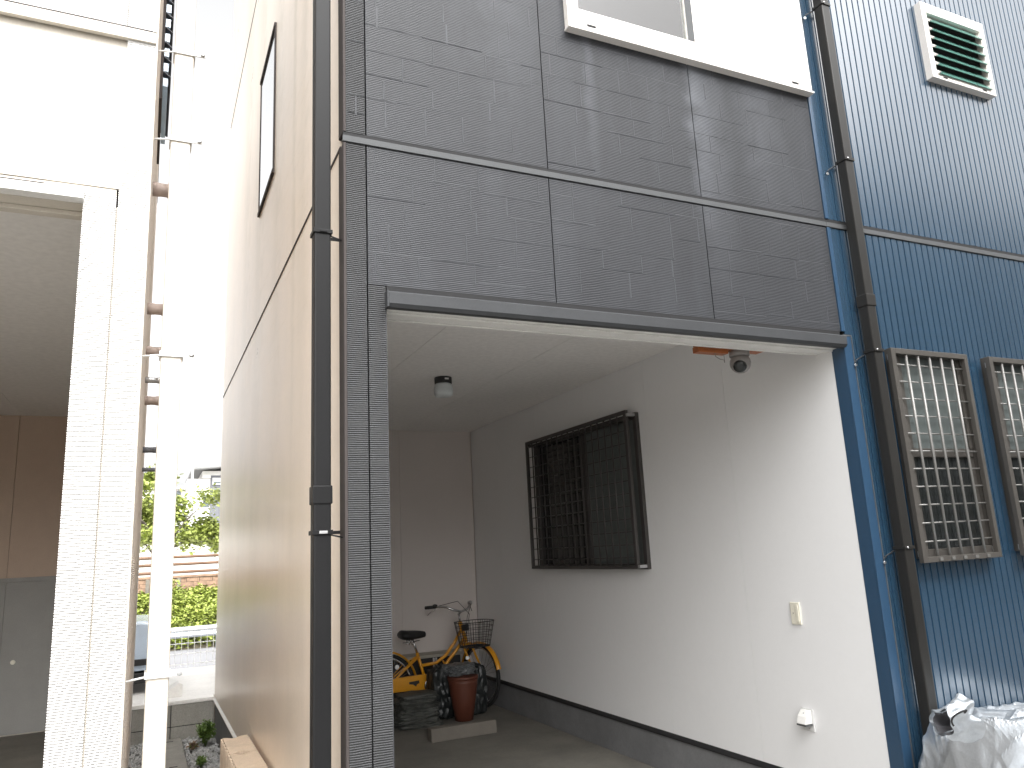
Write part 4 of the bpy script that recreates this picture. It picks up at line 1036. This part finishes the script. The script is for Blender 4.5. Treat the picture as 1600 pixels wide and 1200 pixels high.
# trees behind the rail fence
def tree(x, y, z0, hgt, rad, label, seed, n=5200, size=.17, lean=0):
    rs = random.Random(seed); t = thing('tree', label, 'tree', (x, y, z0), 'trees behind the rail fence')
    b = B(); top = Vector((x + lean, y, z0 + hgt * .75))
    b.tube([(x, y, z0), (x + lean * .4, y, z0 + hgt * .35), top], [.12, .09, .04], 8)
    cl = []
    for i in range(15):
        a = rs.uniform(0, 6.28); e = rs.uniform(-.35, 1.0); r = rad * rs.uniform(.45, 1.0)
        tip = Vector((x + lean + r * math.cos(a), y + r * .8 * math.sin(a), z0 + hgt * .62 + e * hgt * .36)); cl.append((tip, rad * rs.uniform(.22, .42)))
        s_ = Vector((x + lean * .5, y, z0 + hgt * rs.uniform(.3, .6))); b.tube([s_, s_.lerp(tip, .5) + Vector((0, 0, .15)), tip], [.05, .03, .01], 5)
    b.build('trunk', 'bark', t)
    lf = B()
    for _ in range(n):
        c, r = rs.choice(cl); v = Vector((rs.gauss(0, 1), rs.gauss(0, 1), rs.gauss(0, .55))).normalized() * r * rs.uniform(.35, 1.1)
        leaves(lf, c + v, size, rs)
    lf.build('crown', 'leafdark', t)
tree(.55, 32.0, .6, 3.6, 1.7, 'leafy green tree just right of the cream downpipe above the rail fence', 31)
tree(-.75, 33.0, .6, 4.6, 1.5, 'taller green tree seen between the white house corner and the downpipe', 32)
tree(3.5, 32.6, .6, 2.7, 1.2, 'green tree with drooping branches beside the beige flank edge', 33, 3200, lean=-.5)
tree(-5.5, 33.5, .6, 4.4, 1.8, 'green tree hidden behind the white house at the far left', 34, 2600)
tree(8.0, 34, .6, 4.2, 1.8, 'green tree hidden behind the grey house at the far right', 35, 2600)

# far houses
struct(B().box(-80, 29.31, -.84, 90, 140, .6), 'upper_terrace', 'slab')
t = thing('far_house', 'pale house with dark grey gable wing beyond the trees', 'house', (2.4, 40, .6))
B().box(1.75, 40, .6, 2.76, 46, 5.6).build('wall', 'housewhite', t)
B().box(2.77, 39.9, .6, 5.6, 46, 5.75).build('gable_wing', 'housedark', t)
B().prism([(1.9, 5.98), (5.9, 6.3), (5.9, 6.42), (1.9, 6.06)], 'y', 39.2, 46.5).build('roof', 'roofgrey', t)
B().box(2.4, 39.94, 5.62, 5.6, 45.9, 5.97).build('eaves_wall', 'housewhite', t)
w_ = B().box(2.42, 39.9, 4.2, 2.755, 39.99, 4.83).build('window', 'housewhite', t); B().box(2.45, 39.88, 4.24, 2.735, 39.899, 4.79).build('pane', 'houseglass', w_)
w_ = B().box(2.85, 39.82, 5.3, 4.2, 39.89, 5.62).build('window', 'housewhite', t); B().box(2.9, 39.80, 5.36, 4.15, 39.819, 5.45).build('pane', 'houseglass', w_)
for z in (2.2, 3.5): B().box(3.3, 39.8, z, 4.6, 39.895, z + .9).build('window', 'houseglass', t)
t = thing('far_house', 'white house with a narrow grey framed window left of the dark gable', 'house', (.5, 42, .6))
B().box(-3.6, 42, .6, 1.74, 48, 5.3).build('wall', 'housewhite', t)
B().box(-3.8, 41.7, 5.301, 1.745, 48.3, 5.42).build('roof', 'housewhite', t)
w_ = B().box(1.25, 41.93, 4.42, 1.56, 41.99, 5.22).build('window', 'roofgrey', t); B().box(1.29, 41.91, 4.46, 1.52, 41.929, 5.18).build('pane', 'houseglass', w_)
w_ = B().box(-1.6, 41.93, 3.2, -.4, 41.99, 4.5).build('window', 'roofgrey', t); B().box(-1.55, 41.91, 3.25, -.45, 41.929, 4.45).build('pane', 'houseglass', w_)
t = thing('garden_wall', 'long white wall below the trees beyond the rail fence', 'wall', (2, 36, .6))
B().box(-14, 36, .6, 18, 36.2, 2.55).build('wall', 'housewhite', t); B().box(-14.1, 35.95, 2.551, 18.1, 36.25, 2.65).build('coping', 'housewhite', t)
t = thing('street_lamp', 'slim pale street lamp rising above the white house', 'street lamp', (1.9, 38, .6))
B().tube([(1.88, 38, .6), (1.84, 38, 7.0)], .05, 10).build('pole', 'housewhite', t)
B().lathe((1.84, 38, 7.0), (0, 0, 1), [(.05, 0), (.12, .05), (.12, .2), (.05, .26)], 14).build('lamp_head', 'greyplastic', t)
